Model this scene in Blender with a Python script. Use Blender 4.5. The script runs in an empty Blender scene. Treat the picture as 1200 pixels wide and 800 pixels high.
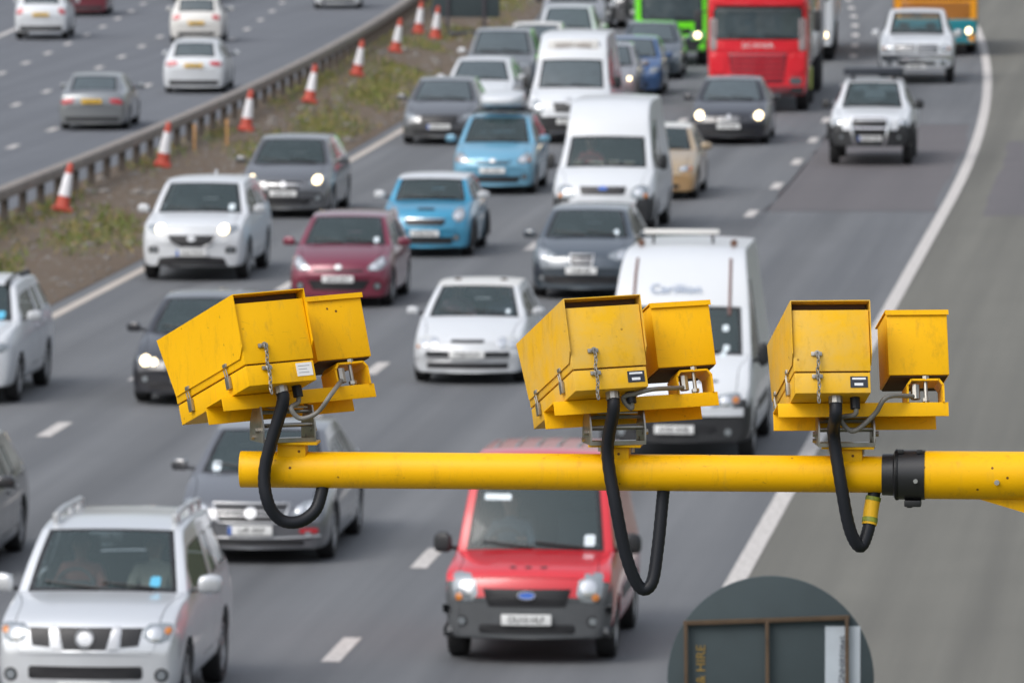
import bpy, bmesh, math, random
from mathutils import Vector, Matrix
from mathutils.bvhtree import BVHTree
R = math.radians
rng = random.Random(7)
sc = bpy.context.scene
COL = sc.collection

# ------------------------------------------------------------------ camera, world, sun, exposure
F_PX, CAM_H, Y_HOR, X_VP = 9500.0, 9.9, -345.0, 1440.0       # measured on the 1200 x 800 photograph
PITCH = math.atan((400 - Y_HOR) / F_PX)
YAW = math.atan((X_VP - 600) / F_PX * math.cos(PITCH))
cd = bpy.data.cameras.new('camera')
cam = bpy.data.objects.new('camera', cd); COL.objects.link(cam)
cam.location = (0, 0, CAM_H)
cam.rotation_euler = (R(90) - PITCH, 0, YAW)
cd.sensor_width = 36.0; cd.lens = F_PX / 1200 * 36
cd.shift_y = 0.0
cd.clip_start = 1.0; cd.clip_end = 6000
cd.dof.use_dof = True; cd.dof.focus_distance = 24.0; cd.dof.aperture_fstop = 14.0
sc.camera = cam

SUN_EL, SUN_AZ = R(47), R(222)
w = bpy.data.worlds.new("World"); sc.world = w; w.use_nodes = True
nt = w.node_tree; nt.nodes.clear()
sky = nt.nodes.new('ShaderNodeTexSky'); sky.sky_type = 'NISHITA'; sky.sun_disc = False
sky.sun_elevation = SUN_EL; sky.sun_rotation = SUN_AZ; sky.air_density = 1.0; sky.dust_density = 3.0; sky.ozone_density = 1.0
hs = nt.nodes.new('ShaderNodeHueSaturation'); hs.inputs['Saturation'].default_value = 0.38
bg = nt.nodes.new('ShaderNodeBackground'); bg.inputs['Strength'].default_value = 0.15
wo = nt.nodes.new('ShaderNodeOutputWorld')
# overcast: the cloud deck is brighter overhead than at the horizon
tcw = nt.nodes.new('ShaderNodeTexCoord'); spw = nt.nodes.new('ShaderNodeSeparateXYZ'); mrw = nt.nodes.new('ShaderNodeMapRange')
mrw.inputs['From Min'].default_value = 0.0; mrw.inputs['From Max'].default_value = 1.0; mrw.inputs['To Min'].default_value = .7; mrw.inputs['To Max'].default_value = 1.95
mxw = nt.nodes.new('ShaderNodeMix'); mxw.data_type = 'RGBA'; mxw.blend_type = 'MULTIPLY'; mxw.inputs[0].default_value = 1.0
nt.links.new(tcw.outputs['Generated'], spw.inputs[0]); nt.links.new(spw.outputs['Z'], mrw.inputs[0]); nt.links.new(mrw.outputs[0], mxw.inputs[7])
nt.links.new(sky.outputs[0], hs.inputs['Color']); nt.links.new(hs.outputs[0], mxw.inputs[6]); nt.links.new(mxw.outputs[2], bg.inputs[0]); nt.links.new(bg.outputs[0], wo.inputs[0])
sd = bpy.data.lights.new('sun', 'SUN'); sd.energy = .62; sd.angle = R(32); sd.color = (1, .97, .93)
sun = bpy.data.objects.new('sun', sd); COL.objects.link(sun)
# sun_rotation r: the sky's sun stands at (sin r, cos r); the lamp shines down from there
sdir = Vector((math.sin(SUN_AZ) * math.cos(SUN_EL), math.cos(SUN_AZ) * math.cos(SUN_EL), math.sin(SUN_EL)))
sun.rotation_euler = sdir.to_track_quat('Z', 'Y').to_euler()
vs = sc.view_settings
vs.view_transform = 'Standard'; vs.look = 'None'; vs.gamma = 1; vs.use_curve_mapping = False; vs.exposure = 0.2
sc.render.resolution_x = 1024; sc.render.resolution_y = 682

_f = Vector((-math.sin(YAW) * math.cos(PITCH), math.cos(YAW) * math.cos(PITCH), -math.sin(PITCH)))
_r = Vector((math.cos(YAW), math.sin(YAW), 0)); _u = _r.cross(_f)
def ray(px, py): return _f + _r * ((px - 600) / F_PX) - _u * ((py - 400) / F_PX)
def at(px, py, z=0.0):            # photo pixel -> point of the level plane z
    d = ray(px, py); t = (z - CAM_H) / d.z
    return Vector((0, 0, CAM_H)) + d * t
def at_y(px, py, y):              # photo pixel -> point of the upright plane Y = y
    d = ray(px, py); t = y / d.y
    return Vector((0, 0, CAM_H)) + d * t
def off(y): return max(0.0, y - 161.0) ** 2 / 3628.0      # the road bends left from here on
def head(y): return max(0.0, y - 161.0) / 1814.0

# ------------------------------------------------------------------ tagging helpers
def tag(o, label=None, cat=None, group=None, kind=None):
    if label: o['label'] = label
    if cat: o['category'] = cat
    if group: o['group'] = group
    if kind: o['kind'] = kind
    return o
def empty(name, loc=(0, 0, 0), rot=(0, 0, 0)):
    o = bpy.data.objects.new(name, None); COL.objects.link(o); o.empty_display_size = .2
    o.location = loc; o.rotation_euler = rot
    return o
def obj(name, me, mats=None, parent=None):
    o = bpy.data.objects.new(name, me); COL.objects.link(o)
    if mats is not None:
        for m in (mats if isinstance(mats, (list, tuple)) else [mats]): me.materials.append(m)
    if parent: o.parent = parent
    return o
def finish(bm, name, mats=None, parent=None, smooth=40):
    me = bpy.data.meshes.new(name)
    bm.normal_update(); bm.to_mesh(me); bm.free()
    if smooth:
        me.polygons.foreach_set('use_smooth', [True] * len(me.polygons))
        me.set_sharp_from_angle(angle=R(smooth))
    return obj(name, me, mats, parent)

# ------------------------------------------------------------------ materials
MATS = {}
def new_mat(name):
    m = bpy.data.materials.new(name); m.use_nodes = True
    n = m.node_tree.nodes
    return m, n, m.node_tree.links, n['Principled BSDF']
def mix_rgb(n, l, fac, a, b, blend='MIX'):
    x = n.new('ShaderNodeMix'); x.data_type = 'RGBA'; x.blend_type = blend
    for s, v in ((0, fac), (6, a), (7, b)):
        if hasattr(v, 'is_linked'): l.new(v, x.inputs[s])
        elif s == 0: x.inputs[0].default_value = v
        else: x.inputs[s].default_value = (*v[:3], 1)
    return x.outputs[2]
def noise(n, l, scale, detail=4, rough=.55, coord='Object', dist=0.0, sc3=None):
    tc = n.new('ShaderNodeTexCoord'); t = n.new('ShaderNodeTexNoise')
    t.inputs['Scale'].default_value = scale; t.inputs['Detail'].default_value = detail; t.inputs['Roughness'].default_value = rough
    t.inputs['Distortion'].default_value = dist
    if sc3:
        mp = n.new('ShaderNodeMapping'); mp.inputs['Scale'].default_value = sc3
        l.new(tc.outputs[coord], mp.inputs[0]); l.new(mp.outputs[0], t.inputs['Vector'])
    else: l.new(tc.outputs[coord], t.inputs['Vector'])
    return t.outputs['Fac']
def ramp(n, l, src, stops):
    r = n.new('ShaderNodeValToRGB'); e = r.color_ramp.elements
    while len(e) < len(stops): e.new(.5)
    for i, (p, c) in enumerate(stops):
        e[i].position = p; e[i].color = (c, c, c, 1) if isinstance(c, (int, float)) else (*c, 1)
    l.new(src, r.inputs[0])
    return r.outputs[0]
def plain(name, col, rough=.5, metal=0.0, coat=0.0, vary=.12, scale=6.0, bump=0.0, spec=.5):
    if name in MATS: return MATS[name]
    m, n, l, b = new_mat(name)
    f = noise(n, l, scale)
    lo = tuple(c * (1 - vary) for c in col); hi = tuple(min(1, c * (1 + vary)) for c in col)
    l.new(mix_rgb(n, l, f, lo, hi), b.inputs['Base Color'])
    b.inputs['Roughness'].default_value = rough; b.inputs['Metallic'].default_value = metal
    b.inputs['Coat Weight'].default_value = coat; b.inputs['Specular IOR Level'].default_value = spec
    if bump:
        bp = n.new('ShaderNodeBump'); bp.inputs['Strength'].default_value = bump; bp.inputs['Distance'].default_value = .01
        l.new(noise(n, l, scale * 8), bp.inputs['Height']); l.new(bp.outputs[0], b.inputs['Normal'])
    MATS[name] = m
    return m
def paint(name, col, metal=0.0, rough=.3, dirt=.35, coat=1.0, ior=1.5):
    """car paint under clear coat; road film on the lower body; dark inside of the sheet metal"""
    if name in MATS: return MATS[name]
    m, n, l, b = new_mat(name)
    tc = n.new('ShaderNodeTexCoord'); sp = n.new('ShaderNodeSeparateXYZ'); l.new(tc.outputs['Object'], sp.inputs[0])
    low = ramp(n, l, sp.outputs['Z'], [(.25, 1.0), (.85, .12)])
    f = ramp(n, l, noise(n, l, 3.0, 6, .65), [(.3, .15), (.75, 1.0)])
    mu = n.new('ShaderNodeMath'); mu.operation = 'MULTIPLY'; l.new(low, mu.inputs[0]); l.new(f, mu.inputs[1])
    mu2 = n.new('ShaderNodeMath'); mu2.operation = 'MULTIPLY'; l.new(mu.outputs[0], mu2.inputs[0]); mu2.inputs[1].default_value = dirt
    c = mix_rgb(n, l, mu2.outputs[0], col, (.16, .145, .125))
    geo = n.new('ShaderNodeNewGeometry')
    l.new(mix_rgb(n, l, geo.outputs['Backfacing'], c, (.03, .03, .032)), b.inputs['Base Color'])
    b.inputs['Metallic'].default_value = metal
    rr = n.new('ShaderNodeMapRange'); rr.inputs['To Min'].default_value = rough; rr.inputs['To Max'].default_value = rough + .3
    l.new(mu2.outputs[0], rr.inputs[0]); l.new(rr.outputs[0], b.inputs['Roughness'])
    b.inputs['Coat Weight'].default_value = coat; b.inputs['Coat Roughness'].default_value = .07; b.inputs['Coat IOR'].default_value = ior
    MATS[name] = m
    return m
def glass(name, tint=(.55, .62, .62), op=.25):
    """window glass: mirror reflection by angle over a tinted see-through pane"""
    if name in MATS: return MATS[name]
    m = bpy.data.materials.new(name); m.use_nodes = True
    n = m.node_tree.nodes; l = m.node_tree.links; n.clear()
    tr = n.new('ShaderNodeBsdfTransparent'); tr.inputs[0].default_value = (*tint, 1)
    df = n.new('ShaderNodeBsdfDiffuse'); df.inputs[0].default_value = (.15, .23, .24, 1)
    gl = n.new('ShaderNodeBsdfGlossy'); gl.inputs['Roughness'].default_value = .04
    fr = n.new('ShaderNodeFresnel'); fr.inputs[0].default_value = 1.55
    m1 = n.new('ShaderNodeMixShader'); m1.inputs[0].default_value = op
    l.new(tr.outputs[0], m1.inputs[1]); l.new(df.outputs[0], m1.inputs[2])
    m2 = n.new('ShaderNodeMixShader'); l.new(fr.outputs[0], m2.inputs[0])
    l.new(m1.outputs[0], m2.inputs[1]); l.new(gl.outputs[0], m2.inputs[2])
    o = n.new('ShaderNodeOutputMaterial'); l.new(m2.outputs[0], o.inputs[0])
    MATS[name] = m
    return m
def glow(name, col, strength):
    if name in MATS: return MATS[name]
    m, n, l, b = new_mat(name)
    b.inputs['Base Color'].default_value = (*col, 1); b.inputs['Emission Color'].default_value = (*col, 1)
    b.inputs['Emission Strength'].default_value = strength
    MATS[name] = m
    return m
GLASS = glass('windscreen glass', (.74, .83, .84), .17)
GLASS_OP = plain('dark window glass', (.06, .08, .088), .05, vary=.3, spec=.8)
FRIT = plain('black glass edge', (.012, .012, .013), .25)
RUBBER = plain('tyre rubber', (.016, .016, .017), .75, vary=.3, scale=14)
PLASTIC = plain('black plastic trim', (.022, .023, .025), .5, vary=.25)
GREYPLASTIC = plain('grey bumper plastic', (.075, .08, .085), .6, vary=.2)
ARCH = plain('wheel well', (.01, .01, .01), .9)
ALLOY = plain('alloy wheel', (.42, .43, .44), .35, .8, vary=.15)
CHROME = plain('chrome', (.75, .76, .78), .12, 1.0, vary=.05)
LENS = plain('headlamp lens', (.30, .33, .35), .06, .45, 1.0, vary=.25, scale=22)
LAMPDARK = plain('dark headlamp', (.12, .13, .14), .08, .3, 1.0, vary=.3, scale=22)
BEAM = glow('lit headlamp', (1.0, .80, .48), 4.0)
REFLECT = plain('lamp reflector', (.8, .81, .82), .15, .8)
AMBER = plain('amber lens', (.5, .17, .03), .2, coat=.5)
TAIL = plain('red tail lamp', (.42, .02, .03), .15, coat=.8, vary=.3)
PLATE_W = plain('white number plate', (.72, .73, .72), .35, vary=.05)
PLATE_Y = plain('yellow number plate', (.75, .45, .03), .35, vary=.05)
INK = plain('plate lettering', (.015, .015, .018), .5)
BLUE = plain('blue plate band', (.02, .1, .42), .4)
SEAT = plain('seat fabric', (.045, .047, .052), .85, vary=.25, scale=20)
DASH = plain('dashboard', (.03, .031, .034), .6)
STEEL = plain('galvanised steel', (.40, .41, .40), .42, .75, vary=.3, scale=25, bump=.1)

# ------------------------------------------------------------------ mesh helpers
def add_box(bm, c, s, rot=None, bevel=0.0, mat=0):
    M = Matrix.Translation(c) @ (rot.to_4x4() if rot else Matrix.Identity(4)) @ Matrix.Diagonal((*s, 1))
    r = bmesh.ops.create_cube(bm, size=1.0, matrix=M)
    fs = {f for v in r['verts'] for f in v.link_faces}
    if bevel:
        es = list({e for f in fs for e in f.edges})
        g = bmesh.ops.bevel(bm, geom=es, offset=bevel, segments=2, profile=.6, affect='EDGES')
        fs = {f for f in g['faces']} | {f for f in fs if f.is_valid}
    for f in fs: f.material_index = mat
    return fs
def add_tube(bm, pts, r, seg=10, mat=0, caps=True):
    pts = [Vector(p) for p in pts]; rad = r if isinstance(r, (list, tuple)) else [r] * len(pts)
    rings = []; up = None
    for i, p in enumerate(pts):
        t = (pts[min(i + 1, len(pts) - 1)] - pts[max(i - 1, 0)]).normalized()
        if up is None: up = Vector((0, 0, 1)) if abs(t.z) < .9 else Vector((1, 0, 0))
        a = t.cross(up).normalized(); b = a.cross(t).normalized(); up = b
        rings.append([bm.verts.new(p + (a * math.cos(k * 2 * math.pi / seg) + b * math.sin(k * 2 * math.pi / seg)) * rad[i]) for k in range(seg)])
    for A, B in zip(rings, rings[1:]):
        for k in range(seg):
            f = bm.faces.new((A[k], A[(k + 1) % seg], B[(k + 1) % seg], B[k])); f.material_index = mat
    if caps:
        bm.faces.new(rings[0][::-1]).material_index = mat; bm.faces.new(rings[-1]).material_index = mat
def add_lathe(bm, prof, axis='Z', seg=24, origin=(0, 0, 0), mat=0):
    """prof: (radius, height) pairs; closed by fans where the radius is zero"""
    o = Vector(origin); rings = []
    for r, h in prof:
        ring = []
        for k in range(seg if r > 1e-6 else 1):
            a = k * 2 * math.pi / seg; u, v = r * math.cos(a), r * math.sin(a)
            p = Vector((u, v, h)) if axis == 'Z' else (Vector((h, u, v)) if axis == 'X' else Vector((v, h, u)))
            ring.append(bm.verts.new(o + p))
        rings.append(ring)
    for A, B in zip(rings, rings[1:]):
        for k in range(seg):
            a, a2, b, b2 = A[k % len(A)], A[(k + 1) % len(A)], B[k % len(B)], B[(k + 1) % len(B)]
            vs_ = []
            for v in (a, a2, b2, b):
                if v not in vs_: vs_.append(v)
            if len(vs_) > 2: bm.faces.new(vs_).material_index = mat
def spline(pts, n=8):
    pts = [Vector(p) for p in pts]; out = []
    for i in range(len(pts) - 1):
        p0, p1, p2, p3 = pts[max(i - 1, 0)], pts[i], pts[i + 1], pts[min(i + 2, len(pts) - 1)]
        for k in range(n):
            t = k / n
            out.append(.5 * ((2 * p1) + (p2 - p0) * t + (2 * p0 - 5 * p1 + 4 * p2 - p3) * t * t + (3 * p1 - p0 - 3 * p2 + p3) * t ** 3))
    out.append(pts[-1])
    return out
TXT = {}
def text_mesh(body, size, extrude=.002, bold=False):
    key = (body, size)
    if key in TXT: return TXT[key]
    cu = bpy.data.curves.new('lettering', 'FONT'); cu.body = body; cu.size = size; cu.extrude = extrude
    cu.align_x = 'CENTER'; cu.align_y = 'CENTER'
    if bold: cu.offset = size * .02
    o = bpy.data.objects.new('lettering', cu); COL.objects.link(o)
    dg = bpy.context.evaluated_depsgraph_get()
    me = bpy.data.meshes.new_from_object(o.evaluated_get(dg))
    bpy.data.objects.remove(o); bpy.data.curves.remove(cu)
    me.transform(Matrix.Rotation(R(90), 4, 'X')); me.name = 'lettering'
    TXT[key] = me
    return me
def lerp(a, b, t): return a + (b - a) * t

# ------------------------------------------------------------------ the place: roads, median, verges
def strip(name, edges, ys, mats, kind='structure', parent=None, ragged=0):
    """sheet between lateral edges [(x, z), ...] following the bend of the road"""
    bm = bmesh.new(); rows = []
    for y in ys:
        rows.append([bm.verts.new((x - off(y) + rng.uniform(-ragged, ragged), y + rng.uniform(-ragged, ragged) * 4, z)) for x, z in edges])
    for A, B in zip(rows, rows[1:]):
        for k in range(len(A) - 1): bm.faces.new((A[k], A[k + 1], B[k + 1], B[k]))
    uvl = bm.loops.layers.uv.new('UVMap')
    for f in bm.faces:
        for lp in f.loops: lp[uvl].uv = (lp.vert.co.x + off(lp.vert.co.y), lp.vert.co.y)
    o = finish(bm, name, mats, parent, smooth=30)
    if kind: o['kind'] = kind
    return o
YS = [-60 + 6 * i for i in range(78)]

def asphalt(name, base, tint, streak=.25, wear=False):
    m, n, l, b = new_mat(name)
    grain = noise(n, l, 60, 3, .6)
    blot = noise(n, l, .35, 5, .6)
    lanes = noise(n, l, 1.0, 4, .55, sc3=(1.6, .025, 1))
    c1 = mix_rgb(n, l, blot, tuple(c * .86 for c in base), tuple(c * 1.14 for c in base))
    c2 = mix_rgb(n, l, ramp(n, l, lanes, [(.35, 0), (.7, 1)]), c1, tint)
    x = n.new('ShaderNodeMix'); x.data_type = 'RGBA'; x.blend_type = 'MIX'; x.inputs[0].default_value = streak
    l.new(c1, x.inputs[6]); l.new(c2, x.inputs[7])
    if wear:      # oil line in the middle of each lane, polished wheel tracks beside it
        uv = n.new('ShaderNodeTexCoord'); sx = n.new('ShaderNodeSeparateXYZ'); l.new(uv.outputs['UV'], sx.inputs[0])
        fr = n.new('ShaderNodeMath'); fr.operation = 'MULTIPLY_ADD'; fr.inputs[1].default_value = 1 / 3.38; fr.inputs[2].default_value = 40 + 9.23 / 3.38; l.new(sx.outputs[0], fr.inputs[0])
        md = n.new('ShaderNodeMath'); md.operation = 'FRACT'; l.new(fr.outputs[0], md.inputs[0])
        rp = ramp(n, l, md.outputs[0], [(.05, .95), (.25, 1.1), (.38, .98), (.5, .80), (.62, .98), (.75, 1.1), (.95, .95)])
        brk = ramp(n, l, noise(n, l, 1.0, 4, .6, sc3=(.6, .05, 1)), [(.3, .35), (.7, 1.0)])
        wmix = mix_rgb(n, l, brk, (1, 1, 1), rp)
        l.new(mix_rgb(n, l, 1.0, c1, wmix, 'MULTIPLY'), x.inputs[6]); 
        l.new(mix_rgb(n, l, 1.0, c2, wmix, 'MULTIPLY'), x.inputs[7])
    sp = ramp(n, l, grain, [(.3, .72), (.7, 1.28)])
    l.new(mix_rgb(n, l, .55, x.outputs[2], mix_rgb(n, l, 1.0, x.outputs[2], sp, 'MULTIPLY')), b.inputs['Base Color'])
    b.inputs['Roughness'].default_value = .72; b.inputs['Specular IOR Level'].default_value = .4
    bp = n.new('ShaderNodeBump'); bp.inputs['Strength'].default_value = .35; bp.inputs['Distance'].default_value = .01
    l.new(noise(n, l, 90, 3), bp.inputs['Height']); l.new(bp.outputs[0], b.inputs['Normal'])
    return m
ASPH = asphalt('worn asphalt', (.132, .137, .143), (.088, .093, .100), .9, True)
ASPH_S = asphalt('hard shoulder asphalt', (.140, .136, .115), (.094, .091, .077), .9)
ASPH_P = asphalt('patched asphalt', (.108, .100, .103), (.088, .082, .086), .7)
ASPH_O = asphalt('far carriageway asphalt', (.120, .128, .142), (.088, .095, .108), .8)

def soil():
    m, n, l, b = new_mat('median soil')
    a = noise(n, l, .55, 6, .6); g = noise(n, l, 9, 5, .7); s = noise(n, l, 1.0, 5, .6, sc3=(1.2, .12, 1))
    c = mix_rgb(n, l, a, (.080, .050, .030), (.170, .122, .080))
    c = mix_rgb(n, l, ramp(n, l, s, [(.4, 0), (.65, .7)]), c, (.14, .108, .078))
    c = mix_rgb(n, l, ramp(n, l, g, [(.35, .55), (.7, 0)]), c, (.05, .038, .027))
    l.new(c, b.inputs['Base Color']); b.inputs['Roughness'].default_value = .95
    bp = n.new('ShaderNodeBump'); bp.inputs['Strength'].default_value = .8; bp.inputs['Distance'].default_value = .05
    l.new(g, bp.inputs['Height']); l.new(bp.outputs[0], b.inputs['Normal'])
    return m
SOIL = soil()
def turf():
    m, n, l, b = new_mat('verge turf')
    c = mix_rgb(n, l, noise(n, l, .4, 6, .65), (.05, .07, .02), (.12, .12, .05))
    c = mix_rgb(n, l, ramp(n, l, noise(n, l, 7, 5, .7), [(.4, .5), (.7, 0)]), c, (.03, .04, .012))
    l.new(c, b.inputs['Base Color']); b.inputs['Roughness'].default_value = .95
    return m
TURF = turf()
bm = bmesh.new()
bmesh.ops.create_grid(bm, x_segments=40, y_segments=40, size=2500)
for v in bm.verts: v.co.z = -1.35
g = finish(bm, 'ground', TURF, smooth=0); g.location = (0, 1500, 0); tag(g, kind='structure')
strip('road', [(-19.35, 0), (-12, 0), (-5.5, 0)], YS, ASPH)
strip('hard_shoulder', [(-5.5, 0), (-3.6, -.01), (-1.9, -.02)], YS, ASPH_S)
strip('verge', [(-1.9, -.03), (-.5, .06), (4, .2), (14, .9), (40, 1.5), (120, 2.0)], YS, TURF)
strip('central_reserve', [(-23.75, .03), (-22.9, .04), (-21.8, .02), (-20.6, .05), (-19.35, .01)], YS, SOIL)
strip('retaining_wall', [(-23.77, -1.02), (-23.75, .03)], YS, plain('stained concrete', (.2, .19, .175), .9, vary=.3, scale=2))
strip('far_road', [(-40.6, -1), (-32, -1), (-23.77, -1)], YS, ASPH_O)
strip('far_verge', [(-110, 1.5), (-52, .2), (-44, -.8), (-40.6, -.98)], YS, TURF)
# darker relaid patch in the near lane and some tar seams
strip('road_patch', [(-9.0, .004), (-5.72, .004)], [159 + 3 * i for i in range(12)], ASPH_P, ragged=.10)
strip('shoulder_patch', [(-5.3, -.003), (-3.6, -.006), (-1.95, -.016)], [158 + 3 * i for i in range(10)], ASPH_P, ragged=.14)

TAR = plain('tar seam', (.075, .076, .08), .6, vary=.3)
for x_, a_, b_ in ((-9.02, 150, 260),):
    strip('tar_seam', [(x_, .004), (x_ + .035, .004)], [a_ + 4 * i for i in range(int((b_ - a_) / 4))], TAR)
for y_ in (159.0, 192.0):
    strip('tar_seam', [(-9.05, .005), (-5.7, .005)], [y_, y_ + .12], TAR)
def dashed(bm, x, z, spans, wd):
    for y0, y1 in spans:
        n = max(1, int((y1 - y0) / 3)); rows = []
        for i in range(n + 1):
            y = lerp(y0, y1, i / n)
            rows.append((bm.verts.new((x - wd / 2 - off(y), y, z)), bm.verts.new((x + wd / 2 - off(y), y, z))))
        for A, B in zip(rows, rows[1:]): bm.faces.new((A[0], A[1], B[1], B[0]))
def marking_paint():
    m, n, l, b = new_mat('road marking paint')
    c = mix_rgb(n, l, ramp(n, l, noise(n, l, 14, 6, .7), [(.38, .0), (.66, 1)]), (.33, .31, .29), (.66, .63, .60))
    l.new(c, b.inputs['Base Color']); b.inputs['Roughness'].default_value = .7
    return m
MARK = marking_paint()
bm = bmesh.new()
for x, y0 in ((-9.23, 84.3), (-12.65, 83.6), (-15.98, 82.2)):
    yy = [y0 + 9.2 * k - 9.2 * 8 for k in range(18)]
    far = [y for y in yy if y < 190]; y = far[-1]
    while y < 330: y += 8.9 if y < 225 else 7.3; far.append(y)
    dashed(bm, x, .006, [(v - 1.1, v + 1.1) for v in far], .2)
dashed(bm, -5.5, .008, [(-60, 400)], .225)
for x, y0, st in ((-29.55, 198.8, 8.1), (-32.05, 219.7, 7.6), (-34.6, 245.5, 7.0)):
    dashed(bm, x, -.994, [(y0 + st * k - .9, y0 + st * k + .9) for k in range(-12, 14)], .2)
dashed(bm, -37.4, -.994, [(-60, 400)], .22); dashed(bm, -24.9, -.994, [(-60, 400)], .22)
tag(finish(bm, 'road_markings', MARK, smooth=0), kind='structure')

bm = bmesh.new(); dashed(bm, -18.98, .006, [(-60, 400)], .19)
tag(finish(bm, 'edge_marking', plain('dirty cream road paint', (.42, .375, .33), .8, vary=.3, scale=2), smooth=0), kind='structure')

# grass tufts on the central reserve
bm = bmesh.new()
def clump_density(x, y):
    v = math.sin(y * .21 + 1.3) + math.sin(y * .083 + x) + .8 * math.sin(y * .47 + x * 2.1) + .5 * math.sin(x * 5 + y * .9)
    return v
cnt = 0
while cnt < 32000:
    y = rng.uniform(95, 330); x = rng.gauss(-20.9, .62) if rng.random() < .75 else rng.gauss(-23.1, .3)
    if y > 215: x -= rng.random() * .8
    if not -23.6 < x < -19.6 or clump_density(x, y) < rng.uniform(-1.1, 1.4): continue
    cnt += 1
    h = rng.uniform(.03, .16); a = rng.uniform(0, 6.28); wd = rng.uniform(.012, .03)
    b0 = Vector((x - off(y), y, .02)); t = b0 + Vector((rng.gauss(0, .07), rng.gauss(0, .07), h)); d = Vector((math.cos(a), math.sin(a), 0)) * wd
    f = bm.faces.new((bm.verts.new(b0 - d), bm.verts.new(b0 + d), bm.verts.new(t)))
    f.material_index = 0 if rng.random() < .62 else 1
tag(finish(bm, 'grass', [plain('green grass blades', (.115, .155, .025), .8, vary=.35, scale=3), plain('dry grass blades', (.26, .20, .075), .85, vary=.3, scale=3)], smooth=0),
    'patchy green and straw coloured grass along the central reserve', 'grass', kind='stuff')
bm = bmesh.new()
for i in range(4200):
    y = rng.uniform(95, 330); x = rng.uniform(-23.5, -19.5); s = rng.uniform(.015, .06) if rng.random() < .96 else rng.uniform(.08, .16)
    bmesh.ops.create_icosphere(bm, subdivisions=1, radius=s, matrix=Matrix.Translation((x - off(y), y, .03)) @ Matrix.Diagonal((rng.uniform(.7, 1.5), rng.uniform(.7, 1.5), .7, 1)))
tag(finish(bm, 'loose_stones', plain('stones', (.17, .155, .14), .9, vary=.5, scale=2), smooth=0),
    'loose stones scattered over the bare soil of the central reserve', 'stones', kind='stuff')

# safety barrier
bar = empty('safety_barrier', (-23.3, 150, 0))
tag(bar, 'long weathered steel box beam barrier on close posts along the central reserve', 'barrier')
RUSTY = plain('weathered barrier steel', (.27, .24, .215), .75, .1, vary=.4, scale=3)
bm = bmesh.new(); rows = []
prof = [(-.11, .50), (-.12, .55), (-.10, .70), (-.03, .74), (.05, .74), (.11, .70), (.12, .55), (.10, .50)]
for i in range(102):
    y = 66 + 2.4 * i
    rows.append([bm.verts.new((-23.3 - off(y) + px + 23.3, y - 150, pz)) for px, pz in prof])
for A, B in zip(rows, rows[1:]):
    for k in range(len(prof)): bm.faces.new((A[k], B[k], B[(k + 1) % len(prof)], A[(k + 1) % len(prof)]))
finish(bm, 'beam', RUSTY, bar)
bm = bmesh.new(); add_box(bm, (0, 0, .25), (.12, .10, .58), bevel=.012); add_box(bm, (0, -.055, .27), (.16, .012, .52))
post0 = finish(bm, 'post', plain('barrier posts', (.075, .062, .052), .8, vary=.4, scale=4), bar)
for i in range(99):
    p = post0 if i == 0 else post0.copy()
    if i: COL.objects.link(p); p.parent = bar
    y = 67.2 + 2.4 * i; p.location = (-off(y), y - 150, .0); p.rotation_euler = (0, 0, head(y))

# traffic cones
CONE_O = plain('cone orange', (.43, .06, .035), .6, vary=.15); CONE_W = plain('cone reflective sleeve', (.72, .72, .74), .4, vary=.08)
def make_cone(p, label):
    t = empty('traffic_cone', p); tag(t, label, 'traffic cone', 'traffic cones along the central reserve barrier')
    bm = bmesh.new(); add_box(bm, (0, 0, .045), (.37, .37, .09), bevel=.03); finish(bm, 'base', CONE_O, t)
    r = lambda z: lerp(.145, .05, (z - .09) / .86)
    bm = bmesh.new(); add_lathe(bm, [(r(.09) + .02, .085), (r(.12), .12), (r(.30), .30), (r(.74), .74), (r(.93), .93), (r(.93) - .015, .945), (r(.93) - .016, .90)]); finish(bm, 'cone_body', CONE_O, t)
    bm = bmesh.new(); add_lathe(bm, [(r(.30) + .004, .30), (r(.745) + .004, .745)]); finish(bm, 'reflective_sleeve', CONE_W, t)
    return t
cones = [(72, 250, 'nearest traffic cone, lowest on the left beside the barrier'), (190, 197, 'second traffic cone from the near end of the barrier row'),
         (288, 155, 'third traffic cone from the near end, above the dark grey saloon'), (362, 122, 'fourth traffic cone from the near end of the barrier row'),
         (418, 90, 'fifth traffic cone from the near end of the barrier row'), (463, 62, 'sixth traffic cone, beside the rusty beam near the top'),
         (490, 40, 'far traffic cone left of the pair before the dark board'), (510, 46, 'far traffic cone right of the pair, beside the dark board')]
for px, py, lb in cones:
    c = make_cone(at(px, py + 1), lb); c.rotation_euler = (R(rng.uniform(-6, 6)), R(rng.uniform(4, 13)), rng.uniform(0, .5)); c.location.z = .05; c.scale = (1, 1, 1.02)

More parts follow.
